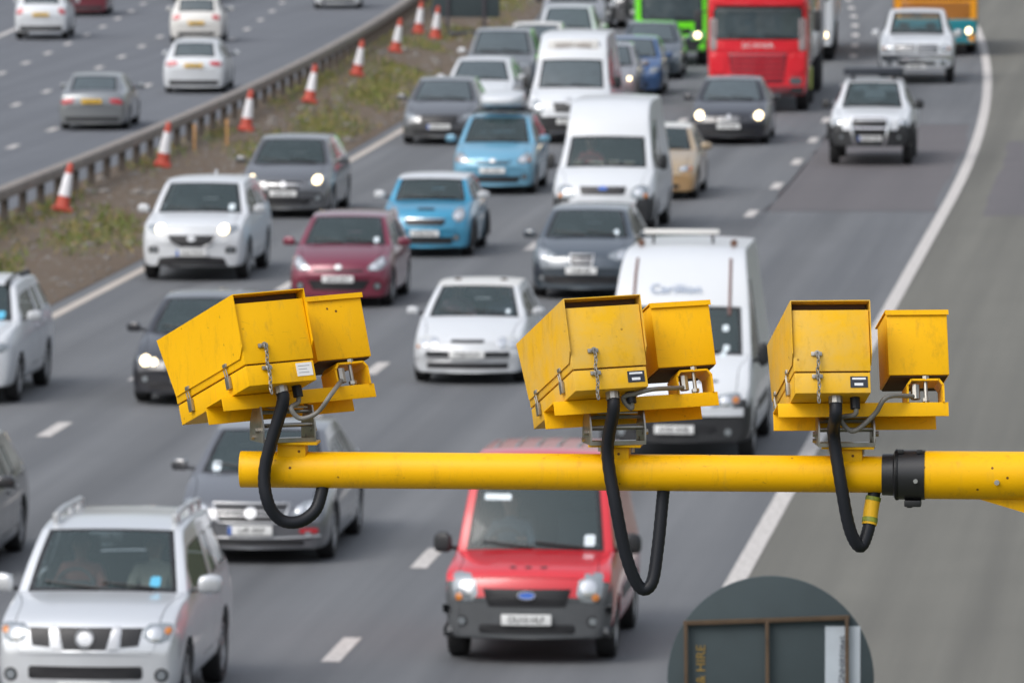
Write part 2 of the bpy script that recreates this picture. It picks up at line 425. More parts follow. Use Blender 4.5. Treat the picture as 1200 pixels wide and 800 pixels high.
# board, sandbags and stakes on the central reserve
p = at(546, 40)
t = empty('sign_board', p, (0, 0, head(p.y))); tag(t, 'dark green back of a temporary road sign standing on the central reserve', 'sign')
bm = bmesh.new(); add_box(bm, (0, 0, 1.15), (2.05, .03, 1.3), bevel=.01); finish(bm, 'panel', plain('grey green sign back', (.034, .05, .056), .8, vary=.15), t)
for x in (-.55, .55):
    bm = bmesh.new(); add_box(bm, (x, -.045, .9), (.09, .06, 1.8)); add_box(bm, (x, .3, .03), (.09, .9, .06)); finish(bm, 'post', plain('dark sign post', (.05, .045, .055), .6), t)
for px, py, lb in ((534, 44, 'dark sandbag left of the board foot'), (550, 43, 'dark sandbag at the middle of the board foot'), (566, 42, 'dark sandbag right of the board foot')):
    bm = bmesh.new(); bmesh.ops.create_icosphere(bm, subdivisions=3, radius=1)
    for v in bm.verts:
        v.co = Vector((.27 * abs(v.co.x) ** .6 * (1 if v.co.x > 0 else -1), .2 * abs(v.co.y) ** .7 * (1 if v.co.y > 0 else -1), .09 * v.co.z + .085 + .012 * math.sin(v.co.x * 9)))
    s = finish(bm, 'sandbag', plain('dark sandbag', (.04, .04, .05), .8, vary=.3)); s.location = at(px, py); tag(s, lb, 'sandbag', 'sandbags at the board')
for px, py, lb in ((266, 172, 'thin orange stake between the barrier and the grass'), (228, 178, 'short yellow stake close to the barrier posts')):
    bm = bmesh.new(); add_box(bm, (0, 0, .3), (.05, .05, .6), bevel=.008); add_box(bm, (0, -.004, .56), (.07, .055, .1), bevel=.008)
    s = finish(bm, 'marker_stake', plain('faded orange stake', (.5, .27, .10), .7, vary=.2)); s.location = at(px, py); tag(s, lb, 'stake')

# ================================================================== vehicles
# Vehicles face -Y; origin on the ground under the front axle.  A control cage of cross
# sections is subdivided, wheel arches are cut, then it is parted into panels and glass.
(BODY, WSC, SWF, SWR, SWQ, RWIN, BONNET, ROOF, FBUMP, DOORF, DOORR, RBUMP, BOOT, WELL, SILL) = range(15)
DUMMY = [bpy.data.materials.new('slot') for _ in range(15)]

def S(y, zt, wt, zb, wb, wm, bow=0, zs=None, cr=.035, crease=0):
    return dict(y=y, zt=zt, wt=wt, zb=zb, wb=wb, wm=wm, bow=bow, zs=zs, cr=cr, crease=crease)
def section(s, hw, zs0, pw):
    zs = s['zs'] if s['zs'] is not None else zs0
    zt, wt, zb, wb, wm, cr = s['zt'], s['wt'] * hw, s['zb'], s['wb'] * hw, s['wm'] * hw, s['cr']
    zm = zs + (zb - zs) * .55
    return [(0, zt), (.55 * wt, zt - cr * .25), (wt - pw, zt - cr * .72), (wt, zt - cr),
            (lerp(wt, wb, .14), lerp(zt - cr, zb, .17)), (wb, zb), (lerp(wb, wm, .75), lerp(zb, zm, .42)),
            (wm, zm), (wm * .99, zs + (zm - zs) * .35), (wm * .94, zs), (0, zs)]
def build_shell(st, W, zs, region, arches, pw=.075, level=2, rows_crease={3: .35, 5: .45, 9: .5}, cap=.35, front_y=0):
    hw = W / 2; bm = bmesh.new(); cl = bm.edges.layers.float.new('crease_edge'); rings = []
    for s in st:
        sec = section(s, hw, zs, pw); B = lambda x: s['y'] - front_y + s['bow'] * (abs(x) / hw) ** 2
        rt = [bm.verts.new((x, B(x), z)) for x, z in sec]
        lf = [bm.verts.new((-x, B(x), z)) for x, z in sec[1:10]]
        rings.append((rt + lf[::-1], sec, s))
    n = 20
    for k in range(len(st) - 1):
        A, Bv = rings[k][0], rings[k + 1][0]
        for i in range(n):
            q = i if i < 10 else 19 - i
            f = bm.faces.new((A[i], A[(i + 1) % n], Bv[(i + 1) % n], Bv[i])); f.material_index = region(k, q)
        for i in range(n):
            c = rows_crease.get(i if i <= 10 else 20 - i, 0)
            if c:
                e = bm.edges.get((A[i], Bv[i]))
                if e: e[cl] = c
    for k in range(len(st)):
        c = st[k]['crease'] if 0 < k < len(st) - 1 else cap
        A = rings[k][0]
        for i in range(n):
            e = bm.edges.get((A[i], A[(i + 1) % n]))
            if e and c: e[cl] = c
    for end, reg in ((0, FBUMP), (-1, RBUMP)):
        ring, sec, s = rings[end]; rows = []
        for j in range(1, 10):
            x, z = sec[j]; row = [ring[20 - j]]
            for fr in (-.6, 0, .6):
                row.append(bm.verts.new((fr * x, s['y'] - front_y + s['bow'] * (fr * x / hw) ** 2, z)))
            row.append(ring[j]); rows.append(row)
        fs = []
        for A, Bv in zip(rows, rows[1:]):
            for c in range(4): fs.append((A[c], A[c + 1], Bv[c + 1], Bv[c]))
        for c in range(4):
            fs.append((ring[0], rows[0][c + 1], rows[0][c])); fs.append((ring[10], rows[-1][c], rows[-1][c + 1]))
        for f in fs:
            fc = bm.faces.new(f if end == 0 else f[::-1]); fc.material_index = region(-1 if end == 0 else len(st), 5) if True else reg
    bmesh.ops.recalc_face_normals(bm, faces=bm.faces[:])
    me = bpy.data.meshes.new('shell'); bm.to_mesh(me); bm.free()
    for m in DUMMY: me.materials.append(m)
    ob = bpy.data.objects.new('shell', me); COL.objects.link(ob)
    md = ob.modifiers.new('s', 'SUBSURF'); md.levels = md.render_levels = level
    cut = None
    if arches:
        bm = bmesh.new()
        for ya, ra in arches:
            for sx in (-1, 1):
                add_lathe(bm, [(0, sx * (hw - .33)), (ra, sx * (hw - .33)), (ra, sx * (hw + .2)), (0, sx * (hw + .2))], 'X', 28, (0, ya, 0 + ra - .06))
        bmesh.ops.recalc_face_normals(bm, faces=bm.faces[:])
        for f in bm.faces: f.material_index = WELL
        mc = bpy.data.meshes.new('cut'); bm.to_mesh(mc); bm.free()
        for m in DUMMY: mc.materials.append(m)
        cut = bpy.data.objects.new('cut', mc); COL.objects.link(cut)
        bo = ob.modifiers.new('b', 'BOOLEAN'); bo.object = cut; bo.operation = 'DIFFERENCE'; bo.solver = 'EXACT'
    dg = bpy.context.evaluated_depsgraph_get()
    out = bpy.data.meshes.new_from_object(ob.evaluated_get(dg))
    bpy.data.objects.remove(ob)
    if cut: bpy.data.objects.remove(cut)
    res = bmesh.new(); res.from_mesh(out)
    tree = BVHTree.FromBMesh(res)
    return res, tree

def take(src, test, shrink=0.0, skirt=.02, inset=0.0, recess=0.0):
    """copy the faces that pass the test; pull the outline in a little and fold it inwards (a panel gap)"""
    bm = bmesh.new(); vm = {}
    for f in src.faces:
        if not test(f): continue
        vs_ = []
        for v in f.verts:
            if v.index not in vm: vm[v.index] = bm.verts.new(v.co)
            vs_.append(vm[v.index])
        bm.faces.new(vs_)
    if not bm.faces: bm.free(); return None
    bm.normal_update()
    if shrink or recess:
        mv = {}
        for e in bm.edges:
            if len(e.link_faces) != 1: continue
            f = e.link_faces[0]; mid = (e.verts[0].co + e.verts[1].co) / 2; t = (e.verts[1].co - e.verts[0].co).normalized()
            d = f.calc_center_median() - mid; d -= t * d.dot(t)
            if d.length < 1e-6: continue
            d.normalize()
            for v in e.verts: mv[v] = mv.get(v, Vector()) + d
        nor = {v: v.normal.copy() for v in bm.verts}
        for v, d in mv.items():
            if d.length > 1e-6: v.co += d.normalized() * shrink
        if recess:
            for v, nn in nor.items(): v.co -= nn * recess
        if skirt:
            be = [e for e in bm.edges if len(e.link_faces) == 1]
            g = bmesh.ops.extrude_edge_only(bm, edges=be)
            for v in [x for x in g['geom'] if isinstance(x, bmesh.types.BMVert)]:
                src_n = None
                for e in v.link_edges:
                    o = e.other_vert(v)
                    if o in nor: src_n = nor[o]; break
                if src_n: v.co -= src_n * skirt
    return bm
def inset_ring(bm, th, idx):
    bm.faces.ensure_lookup_table()
    r = bmesh.ops.inset_region(bm, faces=[f for f in bm.faces], thickness=th, use_even_offset=True, use_boundary=True)
    for f in r['faces']: f.material_index = idx

def chaikin(p, n=2):
    for _ in range(n):
        q = []
        for i in range(len(p)):
            a, b = p[i], p[(i + 1) % len(p)]
            q += [(a[0] * .75 + b[0] * .25, a[1] * .75 + b[1] * .25), (a[0] * .25 + b[0] * .75, a[1] * .25 + b[1] * .75)]
        p = q
    return p
def circle(cx, cz, r, rz=None, n=20): return [(cx + r * math.cos(i * 2 * math.pi / n), cz + (rz or r) * math.sin(i * 2 * math.pi / n)) for i in range(n)]
def patch(tree, poly, offs=.006, depth=.03, rear=False, side=0, rings=(1, .97, .7, .35), dome=0.0):
    """a plate shaped like poly (front-view x,z metres; or y,z for a side) lying on the body, with a rim going into it"""
    out = []
    for i in range(len(poly)):
        a, b = Vector(poly[i]), Vector(poly[(i + 1) % len(poly)]); n = max(1, int((b - a).length / .07))
        out += [a.lerp(b, k / n) for k in range(n)]
    c = sum(out, Vector((0, 0))) / len(out)
    sg = -1 if rear else 1
    def hit(p, o):
        if side:
            h = tree.ray_cast(Vector((side * 4, p[0], p[1])), Vector((-side, 0, 0)))
            q = h[0] if h[0] else tree.find_nearest(Vector((side * .9, p[0], p[1])))[0]
            return Vector((q.x + side * o, p[0], p[1]))
        h = tree.ray_cast(Vector((p[0], -6 if not rear else 20, p[1])), Vector((0, sg, 0)))
        if not h[0] or abs(h[1].y) < .12 or (h[0].y > 1.2 and not rear and p[1] < .9):
            q = tree.find_nearest(Vector((p[0], -.9 if not rear else 3.6, p[1])))[0]
        else: q = h[0]
        return Vector((p[0], q.y - sg * o, p[1]))
    bm = bmesh.new(); loops = [[bm.verts.new(hit(p, -depth)) for p in out]]
    for s in rings:
        o = offs + dome * (1 - s * s) - (.006 if s == 1 and offs > .004 else 0)
        loops.append([bm.verts.new(hit(c + (p - c) * s, o)) for p in out])
    cv = bm.verts.new(hit(c, offs + dome)); m = len(out)
    for A, B in zip(loops, loops[1:]):
        for i in range(m): bm.faces.new((A[i], A[(i + 1) % m], B[(i + 1) % m], B[i]))
    for i in range(m): bm.faces.new((loops[-1][i], loops[-1][(i + 1) % m], cv))
    bmesh.ops.recalc_face_normals(bm, faces=bm.faces[:])
    return bm
def mir(poly): return [(-x, z) for x, z in poly][::-1]

WHEELS = {}
def wheel_mesh(r, wd, kind):
    key = (round(r, 3), wd, kind)
    if key in WHEELS: return WHEELS[key]
    bm = bmesh.new(); h = wd / 2; ri = r * .66
    add_lathe(bm, [(ri, -h * .8), (r * .9, -h), (r * .985, -h * .8), (r, -h * .3), (r, h * .3), (r * .985, h * .8), (r * .9, h), (ri, h * .8), (ri * .97, 0), (ri, -h * .8)], 'X', 32)
    bmesh.ops.recalc_face_normals(bm, faces=bm.faces[:])
    t = bpy.data.meshes.new('tyre'); bm.to_mesh(t); bm.free(); t.materials.append(RUBBER)
    t.polygons.foreach_set('use_smooth', [True] * len(t.polygons)); t.set_sharp_from_angle(angle=R(35))
    bm = bmesh.new()
    add_lathe(bm, [(ri * .995, h * .78), (ri * .9, h * .72), (ri * .88, h * .1), (0, h * .0)], 'X', 28, mat=1)
    add_lathe(bm, [(ri * 1.0, h * .6), (ri * 1.0, h * .86), (ri * .90, h * .86), (ri * .88, h * .3)], 'X', 28, mat=0)
    if kind == 'steel':
        add_lathe(bm, [(ri * .9, h * .45), (ri * .62, h * .8), (ri * .3, h * .62), (0, h * .7)], 'X', 28, mat=0)
    else:
        ns = 5 if kind == 'five' else 7
        for k in range(ns):
            a = k * 2 * math.pi / ns
            M = Matrix.Rotation(a, 3, 'X')
            add_box(bm, M @ Vector((h * .55, 0, ri * .52)), (h * .35, ri * (.24 if ns == 5 else .15), ri * .86), M, .006, 0)
        add_lathe(bm, [(ri * .24, h * .3), (ri * .24, h * .78), (ri * .14, h * .86), (0, h * .86)], 'X', 16, mat=0)
    m = bpy.data.meshes.new('rim'); bm.normal_update(); bm.to_mesh(m); bm.free()
    m.materials.append(ALLOY); m.materials.append(ARCH)
    WHEELS[key] = (t, m)
    return t, m
def add_wheels(root, ys, xs, r, wd, kind):
    t, m = wheel_mesh(r, wd, kind)
    for y in ys:
        for s in (1, -1):
            o = obj('wheel', t, None, root); o.location = (s * (xs - wd / 2), y, r); o.rotation_euler = (rng.uniform(0, 1), 0, 0 if s > 0 else math.pi)
            obj('rim', m, None, o)

def mirror_pair(root, x, y, z, mat, s=(.20, .10, .15), arm=.10):
    for sg in (1, -1):
        bm = bmesh.new(); bmesh.ops.create_cube(bm, size=1)
        bmesh.ops.subdivide_edges(bm, edges=bm.edges[:], cuts=3, use_grid_fill=True)
        for v in bm.verts:
            q = v.co * 2; k = max(abs(q.x), abs(q.y), abs(q.z)); ln = (abs(q.x) ** 3.2 + abs(q.y) ** 3.2 + abs(q.z) ** 3.2) ** (1 / 3.2)
            q = q * (k / ln) if ln else q
            v.co = Vector((q.x * s[0] / 2, q.y * s[1] / 2 + .03 * q.x * sg, q.z * s[2] / 2 - .01 * abs(q.x)))
        add_tube(bm, [(-sg * (s[0] / 2 + arm), .02, -s[2] * .35), (-sg * s[0] * .3, .0, -s[2] * .25)], [.028, .022], 8)
        o = finish(bm, 'mirror', mat, root, 60); o.location = (sg * (x + s[0] / 2 + arm * .6), y, z)
        bm = bmesh.new(); add_box(bm, (0, s[1] / 2 - .004, 0), (s[0] * .84, .012, s[2] * .76), bevel=.004)
        finish(bm, 'mirror_glass', plain('mirror glass', (.5, .52, .54), .03, 1.0), o)

def interior(root, yc, zc, hw, seat_z, roof_z, rows=(1.0,), light_block_w=None):
    bm = bmesh.new()
    add_box(bm, (0, yc + .34, zc - .10), (hw * 1.62, .55, .16), bevel=.05)
    add_box(bm, (0, yc + .52, zc - .30), (hw * 1.6, .25, .35), bevel=.05)
    add_box(bm, (-.36, yc + .47, zc + .0), (.38, .2, .09), bevel=.03)
    finish(bm, 'dashboard', DASH, root)
    bm = bmesh.new()
    pts = [(-.36 + .185 * math.cos(a), yc + .70 + .08 * math.sin(a), zc - .03 + .165 * math.sin(a)) for a in [k * math.pi / 12 for k in range(25)]]
    add_tube(bm, pts, .017, 8, caps=False); add_tube(bm, [(-.54, yc + .70, zc - .03), (-.18, yc + .70, zc - .03)], .02, 8); add_tube(bm, [(-.36, yc + .70, zc - .03), (-.36, yc + .50, zc - .10)], .03, 8)
    finish(bm, 'steering_wheel', DASH, root)
    for r_ in rows:
        for x in (-.36, .36):
            bm = bmesh.new(); y = yc + r_ + .25
            add_box(bm, (x, y, seat_z), (.5, .5, .16), bevel=.05)
            add_box(bm, (x, y + .30, seat_z + .36), (.48, .14, .66), Matrix.Rotation(R(-14), 3, 'X'), .05)
            add_box(bm, (x, y + .42, seat_z + .78), (.27, .10, .18), Matrix.Rotation(R(-8), 3, 'X'), .04)
            finish(bm, 'seat', SEAT, root)
    if light_block_w:
        bm = bmesh.new(); add_box(bm, (0, yc + 1.95, (roof_z + .5) / 2 - .06), (hw * 2 * light_block_w, .03, roof_z - .62), bevel=.01); finish(bm, 'light_block', DASH, root)  # added panel, blocks light coming through the rear window
    bm = bmesh.new(); add_box(bm, (0, 0, 0), (.22, .04, .07), bevel=.015); add_tube(bm, [(0, -.02, .02), (0, -.06, .07)], .012, 6)
    o = finish(bm, 'rear_view_mirror', DASH, root); return o

def add_plate(root, tree, z, text, mat=None, rear=False, band=False, w_=.52, x=0):
    sg = -1 if rear else 1
    h = tree.ray_cast(Vector((x + .0, -6 if not rear else 20, z)), Vector((0, sg, 0))); y = (h[0].y if h[0] else -.8) - sg * .035
    bm = bmesh.new(); add_box(bm, (0, 0, 0), (w_, .03, .112), bevel=.008)
    o = finish(bm, 'number_plate', mat or PLATE_W, root, 30); o.location = (x, y, z)
    if rear: o.rotation_euler = (0, 0, math.pi)
    if text:
        l_ = obj('plate_lettering', text_mesh(text, .092), INK if not text_mesh(text, .092).materials else None, o); l_.location = (.02 if band else 0, -.018, 0)
        l_.scale = (.92, 1, 1.05)
    if band:
        bm = bmesh.new(); add_box(bm, (-w_ / 2 + .025, -.0165, 0), (.042, .003, .1)); finish(bm, 'plate_band', BLUE, o)
    return o
def headlights(root, tree, poly, lit, mat=None, bulbs=(), extra=()):
    for p, sg in ((poly, 1), (mir(poly), -1)):
        o = finish(patch(tree, p, .006, dome=.012), 'headlight', mat or LENS, root, 30)
        for bx, bz, br in bulbs:
            b = finish(patch(tree, circle(bx * sg, bz, br), .024, .02, dome=.012), 'bulb', BEAM if lit else REFLECT, o)
        for bx, bz, br in extra:
            finish(patch(tree, circle(bx * sg, bz, br), .018, .02, dome=.006), 'indicator', AMBER, o)
def feat(root, tree, name, poly, mat, offs=.006, sym=False, label=None, rear=False, depth=.03, dome=0.0, side=0):
    res = []
    for p in ((poly, mir(poly)) if sym else (poly,)):
        o = finish(patch(tree, p, offs, depth, rear, side, dome=dome), name, mat, root, 35)
        if label: o['label'] = label
        res.append(o)
    return res
def box_poly(x0, x1, z0, z1, r=.02): return [(x0 + r, z0), (x1 - r, z0), (x1, z0 + r), (x1, z1 - r), (x1 - r, z1), (x0 + r, z1), (x0, z1 - r), (x0, z0 + r)]
def bars(root, tree, name, x0, x1, zs, th, mat, offs=.014, parent=None):
    for z in zs: finish(patch(tree, box_poly(x0, x1, z - th / 2, z + th / 2, th * .3), offs), name, mat, parent or root, 35)

def car(name, loc, yaw, label, cat, D, pm, group=None, near=True):
    """D: dimensions. returns root, tree (body surface) and the dimensions"""
    L, W, H, zs = D['L'], D['W'], D['H'], D.get('zs', .175); hw = W / 2; foh = D['foh']
    yc, zc = D['cowl']; yr = D['yr']; wr = D['wr']; Hr = H - D.get('hdrop', .05); bow = D.get('bow', .2)
    b0, b1 = D['belt']; z0, z1, z2 = D['nose']; yg, zg = D['rear']; ws = D.get('ws', .82)
    yB = D.get('yB', lerp(yr, yg, .36)); yR = D.get('yR', lerp(yr, yg, .72)); n0, n1, n2 = D.get('nw', (.62, .68, .74))
    bulge = D.get('bulge', .03)
    st = [S(0, z0, n0, z0 - .05, n0 + .15, .86, bow), S(.05, z1, n1, z1 - .06, n1 + .15, .93, bow), S(D.get('y2', .22), z2, n2, z2 - .05, n2 + .14, .975, bow * .8, crease=D.get('c2', 0)),
          S(lerp(.22, yc, .55), lerp(z2, zc, .62) + .012, .77, lerp(z2, zc, .62) - .03, .91, 1, bow * .4), S(yc, zc, ws, zc - .04, .925, 1, .14, crease=.85),
          S(lerp(yc, yr, .5), lerp(zc, Hr, .5) + bulge, lerp(ws, wr, .5), b0, .935, 1, .10, cr=.025), S(yr, Hr, wr, b0 + .005, .94, 1, .07, cr=.025, crease=.45)]
    kA = 6
    if 'hdr' in D:
        for (hy, hz, hwid) in D['hdr']: st.append(S(hy, hz, hwid, b0 + .01, .95, 1, .03))
    y1 = st[-1]['y']
    rw = D.get('roofw', wr + .01)
    st += [S(max(y1 + .3, lerp(y1, yB, .6)), H, rw, lerp(b0, b1, .3), .945, 1), S(max(y1 + .4, yB - .05), H, rw, lerp(b0, b1, .4), .945, 1), S(max(y1 + .5, yB + .05), H - .002, rw, lerp(b0, b1, .45), .945, 1)]
    kB = len(st) - 2
    st += [S(yR, H - D.get('rdrop', .03) * .5, rw - .01, lerp(b0, b1, .85), .945, 1), S(yR + .12, H - D.get('rdrop', .03) * .7, rw - .01, b1, .94, 1)]
    kR = len(st) - 2
    yT = D.get('yT', lerp(yR, yg, .62)); st.append(S(yT, H - D.get('rdrop', .03), rw - .03, b1 + .01, .935, .99, crease=.4)); kT = len(st) - 1
    st.append(S(yg, zg, D.get('wg', .76), min(zg - .04, b1), .90, .985, -.06, crease=.4)); kG = len(st) - 1
    if 'deck' in D: st.append(S(D['deck'][0], D['deck'][1], .72, D['deck'][1] - .05, .87, .96, -.1))
    zr = D.get('tailz', .82)
    st += [S(L - .03, zr, .70, zr - .06, .85, .93, -.14), S(L, zr - .22, .64, zr - .3, .78, .86, -.14)]
    for a_, b_ in zip(st, st[1:]): assert b_['y'] > a_['y'] + .015, (name, [round(q['y'], 2) for q in st])
    van = D.get('van', False)
    def region(k, q):
        if k == -1: return FBUMP
        if k >= len(st) - 1: return RBUMP
        if k in (0,): return FBUMP if q >= 3 else BODY
        if k == 1: return BONNET if q <= 2 and D.get('bon1', True) else (FBUMP if q >= 6 else BODY)
        if k in (2, 3): return BONNET if q <= 2 else (SILL if q == 9 else BODY)
        if k in (4, 5):
            if q <= 1: return WSC
            if k == 5 and q == 4: return SWF
            return BODY
        if q == 9: return SILL
        if kA <= k < kB:
            if q <= 2: return ROOF
            if q == 4 and k >= D.get('kwin', 0): return SWF
            if 5 <= q <= 7: return DOORF
            return BODY
        if k == kB: return ROOF if q <= 2 else BODY
        if kB < k < kR:
            if q <= 2: return ROOF
            if q == 4 and not van: return SWR
            if 5 <= q <= 7: return DOORR if not van else BODY
            return BODY
        if kR <= k < kT:
            if q <= 2: return ROOF
            if q == 4 and k > kR and D.get('quarter') and not van: return SWQ
            return BODY
        if k == kT and kG > kT:
            if q <= 1: return RWIN
            return BODY
        if kG <= k < len(st) - 2: return BOOT if q <= 2 else BODY
        return RBUMP if q >= 4 else BOOT
    ra = D['r'] + D.get('gap', .05)
    src, tree = build_shell(st, W, zs, region, [(0, ra), (D['wb'], ra)], level=2, front_y=foh, pw=D.get('pw', .048))
    root = empty(name, loc, (0, 0, yaw)); tag(root, label, cat, group)
    idx = {}
    for f in src.faces: idx.setdefault(f.material_index, []).append(f.index)
    src.faces.ensure_lookup_table()
    cx = lambda f: f.calc_center_median().x
    body = pm['body']
    def put(nm, test, m, **k):
        b = take(src, test, **k)
        return finish(b, nm, m, root, 38) if b else None
    put('body', lambda f: f.material_index in (BODY, WELL) or (f.material_index == SILL), [body])
    wel = take(src, lambda f: f.material_index == WELL)
    put('bonnet', lambda f: f.material_index == BONNET, pm.get('bonnet', body), shrink=.008, skirt=.03)
    put('roof', lambda f: f.material_index == ROOF, pm.get('roof', body), shrink=.002, skirt=.01)
    put('front_bumper', lambda f: f.material_index == FBUMP, pm.get('bumper', body), shrink=.004, skirt=.02)
    put('rear_bumper', lambda f: f.material_index == RBUMP, pm.get('rbumper', body), shrink=.002, skirt=.01)
    put('boot_lid', lambda f: f.material_index == BOOT, body, shrink=.004, skirt=.02)
    for sg in (1, -1):
        for reg, nm in ((DOORF, 'door'), (DOORR, 'door')):
            d = put(nm, lambda f: f.material_index == reg and cx(f) * sg > 0, body, shrink=.008, skirt=.03)
            if d:
                bx = [v.co for v in d.data.vertices]; ym = max(v.y for v in bx) - .14; zz = max(v.z for v in bx) - .16
                h = tree.ray_cast(Vector((sg * 4, ym, zz)), Vector((-sg, 0, 0)))
                if h[0]:
                    bm = bmesh.new(); add_box(bm, (h[0].x + sg * .02, ym, zz), (.03, .18, .03), bevel=.01); finish(bm, 'door_handle', pm.get('trim', body), d)
    gm = GLASS if near else GLASS_OP
    for reg, nm, ins in ((WSC, 'windscreen', .045), (RWIN, 'rear_window', .045)):
        b = take(src, lambda f: f.material_index == reg, shrink=.004, skirt=0, recess=.004)
        if b:
            inset_ring(b, ins, 1); finish(b, nm, [gm, FRIT], root)
    for reg in (SWF, SWR, SWQ):
        for sg in (1, -1):
            b = take(src, lambda f: f.material_index == reg and cx(f) * sg > 0, shrink=.004, skirt=0, recess=.006)
            if b:
                inset_ring(b, .02, 1); finish(b, 'side_window', [GLASS if (near and reg == SWF) else GLASS_OP, FRIT], root)
    if wel: finish(wel, 'wheel_well', ARCH, root)
    add_wheels(root, (0, D['wb']), D.get('track', hw - .02), D['r'], D.get('tw', .21), D.get('rim', 'seven'))
    zm = D.get('mz', b0 + .09)
    mirror_pair(root, hw * .93, yc - foh + .36, zm, pm.get('mirror', body), D.get('ms', (.21, .11, .15)))
    if near:
        m = interior(root, yc - foh, zc, hw, D.get('seat', .5), H, light_block_w=(D.get('roofw', .76) - .03) if van else None); m.location = (0, lerp(yc, yr, .82) - foh + .14, Hr - .12)
    # wipers lie along the foot of the windscreen
    bm = bmesh.new()
    for xa, xb in ((-.62, -.02), (.0, .56)):
        pts = []
        for i in range(7):
            x = lerp(xa, xb, i / 6) * hw; z = zc + .03 + .05 * (1 - i / 6)
            h = tree.ray_cast(Vector((x, -4, z)), Vector((0, 1, 0)))
            if h[0]: pts.append((x, h[0].y - .02, z))
        if len(pts) > 2: add_tube(bm, pts, .012, 6)
    if bm.verts: finish(bm, 'wiper', PLASTIC, root)
    else: bm.free()
    src.free()
    return root, tree

def place(px, py, z=0.0, flip=False, extra=0.0):
    p = at(px, py, z); a = head(p.y) + (math.pi if flip else 0) + extra
    return p, a

PAINTS = dict(silver=((.67, .695, .72), .4), red=((.56, .003, .014), .0), grey=((.085, .09, .10), .5), black=((.011, .012, .015), .1),
              navy=((.010, .012, .02), .2), maroon=((.17, .008, .035), .25), blue=((.02, .25, .42), .15), sky=((.13, .36, .52), .2), white=((.58, .605, .63), 0),
              slate=((.036, .056, .076), .45), beige=((.46, .35, .22), .35), green=((.16, .78, .015), 0), lorryred=((.66, .006, .02), 0),
              royal=((.03, .10, .26), .2), steel=((.17, .178, .195), .7), orange=((.88, .35, .008), 0), teal=((.0, .21, .26), 0), pewter=((.21, .225, .235), .5), claret=((.16, .015, .03), .2), offwhite=((.64, .63, .60), 0), lightgrey=((.33, .34, .36), .5))
def P(n): return paint(n + ' paint', PAINTS[n][0], PAINTS[n][1], dirt=.16 if max(PAINTS[n][0]) < .2 else .35, coat=.35 if 'white' in n else 1.0, ior=1.5 if n in ('black', 'navy') else (1.9 if max(PAINTS[n][0]) < .14 else 1.45))
def dims(base, **k): d = dict(base); d.update(k); return d
HATCH = dict(L=3.95, W=1.72, H=1.47, foh=.80, wb=2.49, r=.30, cowl=(.95, .98), yr=1.72, wr=.72, ws=.895, yR=3.0, belt=(.93, .99), nose=(.52, .70, .80), rear=(3.72, 1.02), yT=3.4, tailz=.85, bow=.26, seat=.46)
SALOON = dict(L=4.7, W=1.81, H=1.46, foh=.90, wb=2.71, r=.32, cowl=(1.18, .97), yr=2.0, wr=.70, ws=.89, yR=3.2, belt=(.93, .97), nose=(.52, .66, .76), rear=(4.15, 1.02), yT=3.55, deck=(4.55, 1.02), tailz=.90, bow=.24, seat=.45)
SUV = dict(L=4.55, W=1.84, H=1.69, foh=.92, wb=2.70, r=.355, zs=.26, cowl=(1.12, 1.14), yr=1.86, wr=.74, ws=.90, yR=3.3, belt=(1.09, 1.17), nose=(.68, .95, 1.03), rear=(4.3, 1.18), yT=3.95, tailz=1.0, bow=.24, seat=.62, quarter=True, gap=.06)
ESTATE = dims(SALOON, rear=(4.5, 1.03), yT=4.1, quarter=True); ESTATE.pop('deck')
VAN = dict(L=5.2, W=1.95, H=2.55, foh=.88, wb=3.3, r=.34, zs=.28, cowl=(.78, 1.25), yr=1.5, wr=.72, ws=.84, hdrop=.62, hdr=[(1.75, 2.35, .74), (2.15, 2.52, .76)], roofw=.78, belt=(1.22, 1.25), nose=(.62, .90, 1.05), rear=(5.12, 1.3), yT=5.05, yB=2.55, yR=4.6, tailz=1.1, van=True, bow=.2, seat=.85, rim='steel', ms=(.16, .12, .30), mz=1.36, wg=.78, pw=.06)

# ------------------------------------------------------------------ our carriageway, near to far
GRILLE = plain('dark grille', (.014, .014, .016), .45, vary=.3, scale=40)
SILVERTRIM = plain('silver trim', (.55, .56, .57), .3, .7, vary=.08)
STICK = plain('windscreen sticker', (.62, .70, .74), .4); STICKB = plain('blue windscreen sticker', (.10, .42, .62), .4)
def sticker(root, t, x, z, w_=.05, h_=.05, m=None):
    feat(root, t, 'windscreen_sticker', box_poly(x - w_, x + w_, z - h_, z + h_, .015), m or STICK, .004, depth=.002)
def ring(root, t, name, cx, cz, r, th, mat, offs=.02, n=24, rz=None):
    pts = []
    for i in range(n + 1):
        a = i * 2 * math.pi / n; x, z = cx + r * math.cos(a), cz + (rz or r) * math.sin(a)
        h = t.ray_cast(Vector((x, -6, z)), Vector((0, 1, 0))); pts.append((x, (h[0].y if h[0] else -.9) - offs, z))
    bm = bmesh.new(); add_tube(bm, pts, th, 6, caps=False); return finish(bm, name, mat, root, 60)
def frame_line(root, t, name, pts, th, mat, offs=.015, closed=False):
    out = []; pts = list(pts) + ([pts[0]] if closed else [])
    for a, b in zip(pts, pts[1:]):
        n = max(2, int(math.hypot(b[0] - a[0], b[1] - a[1]) / .05))
        for k in range(n):
            x, z = lerp(a[0], b[0], k / n), lerp(a[1], b[1], k / n); h = t.ray_cast(Vector((x, -6, z)), Vector((0, 1, 0)))
            if h[0]: out.append((x, h[0].y - offs, z))
    h = t.ray_cast(Vector((pts[-1][0], -6, pts[-1][1])), Vector((0, 1, 0)))
    if h[0]: out.append((pts[-1][0], h[0].y - offs, pts[-1][1]))
    bm = bmesh.new(); add_tube(bm, out, th, 6); return finish(bm, name, mat, root, 60)
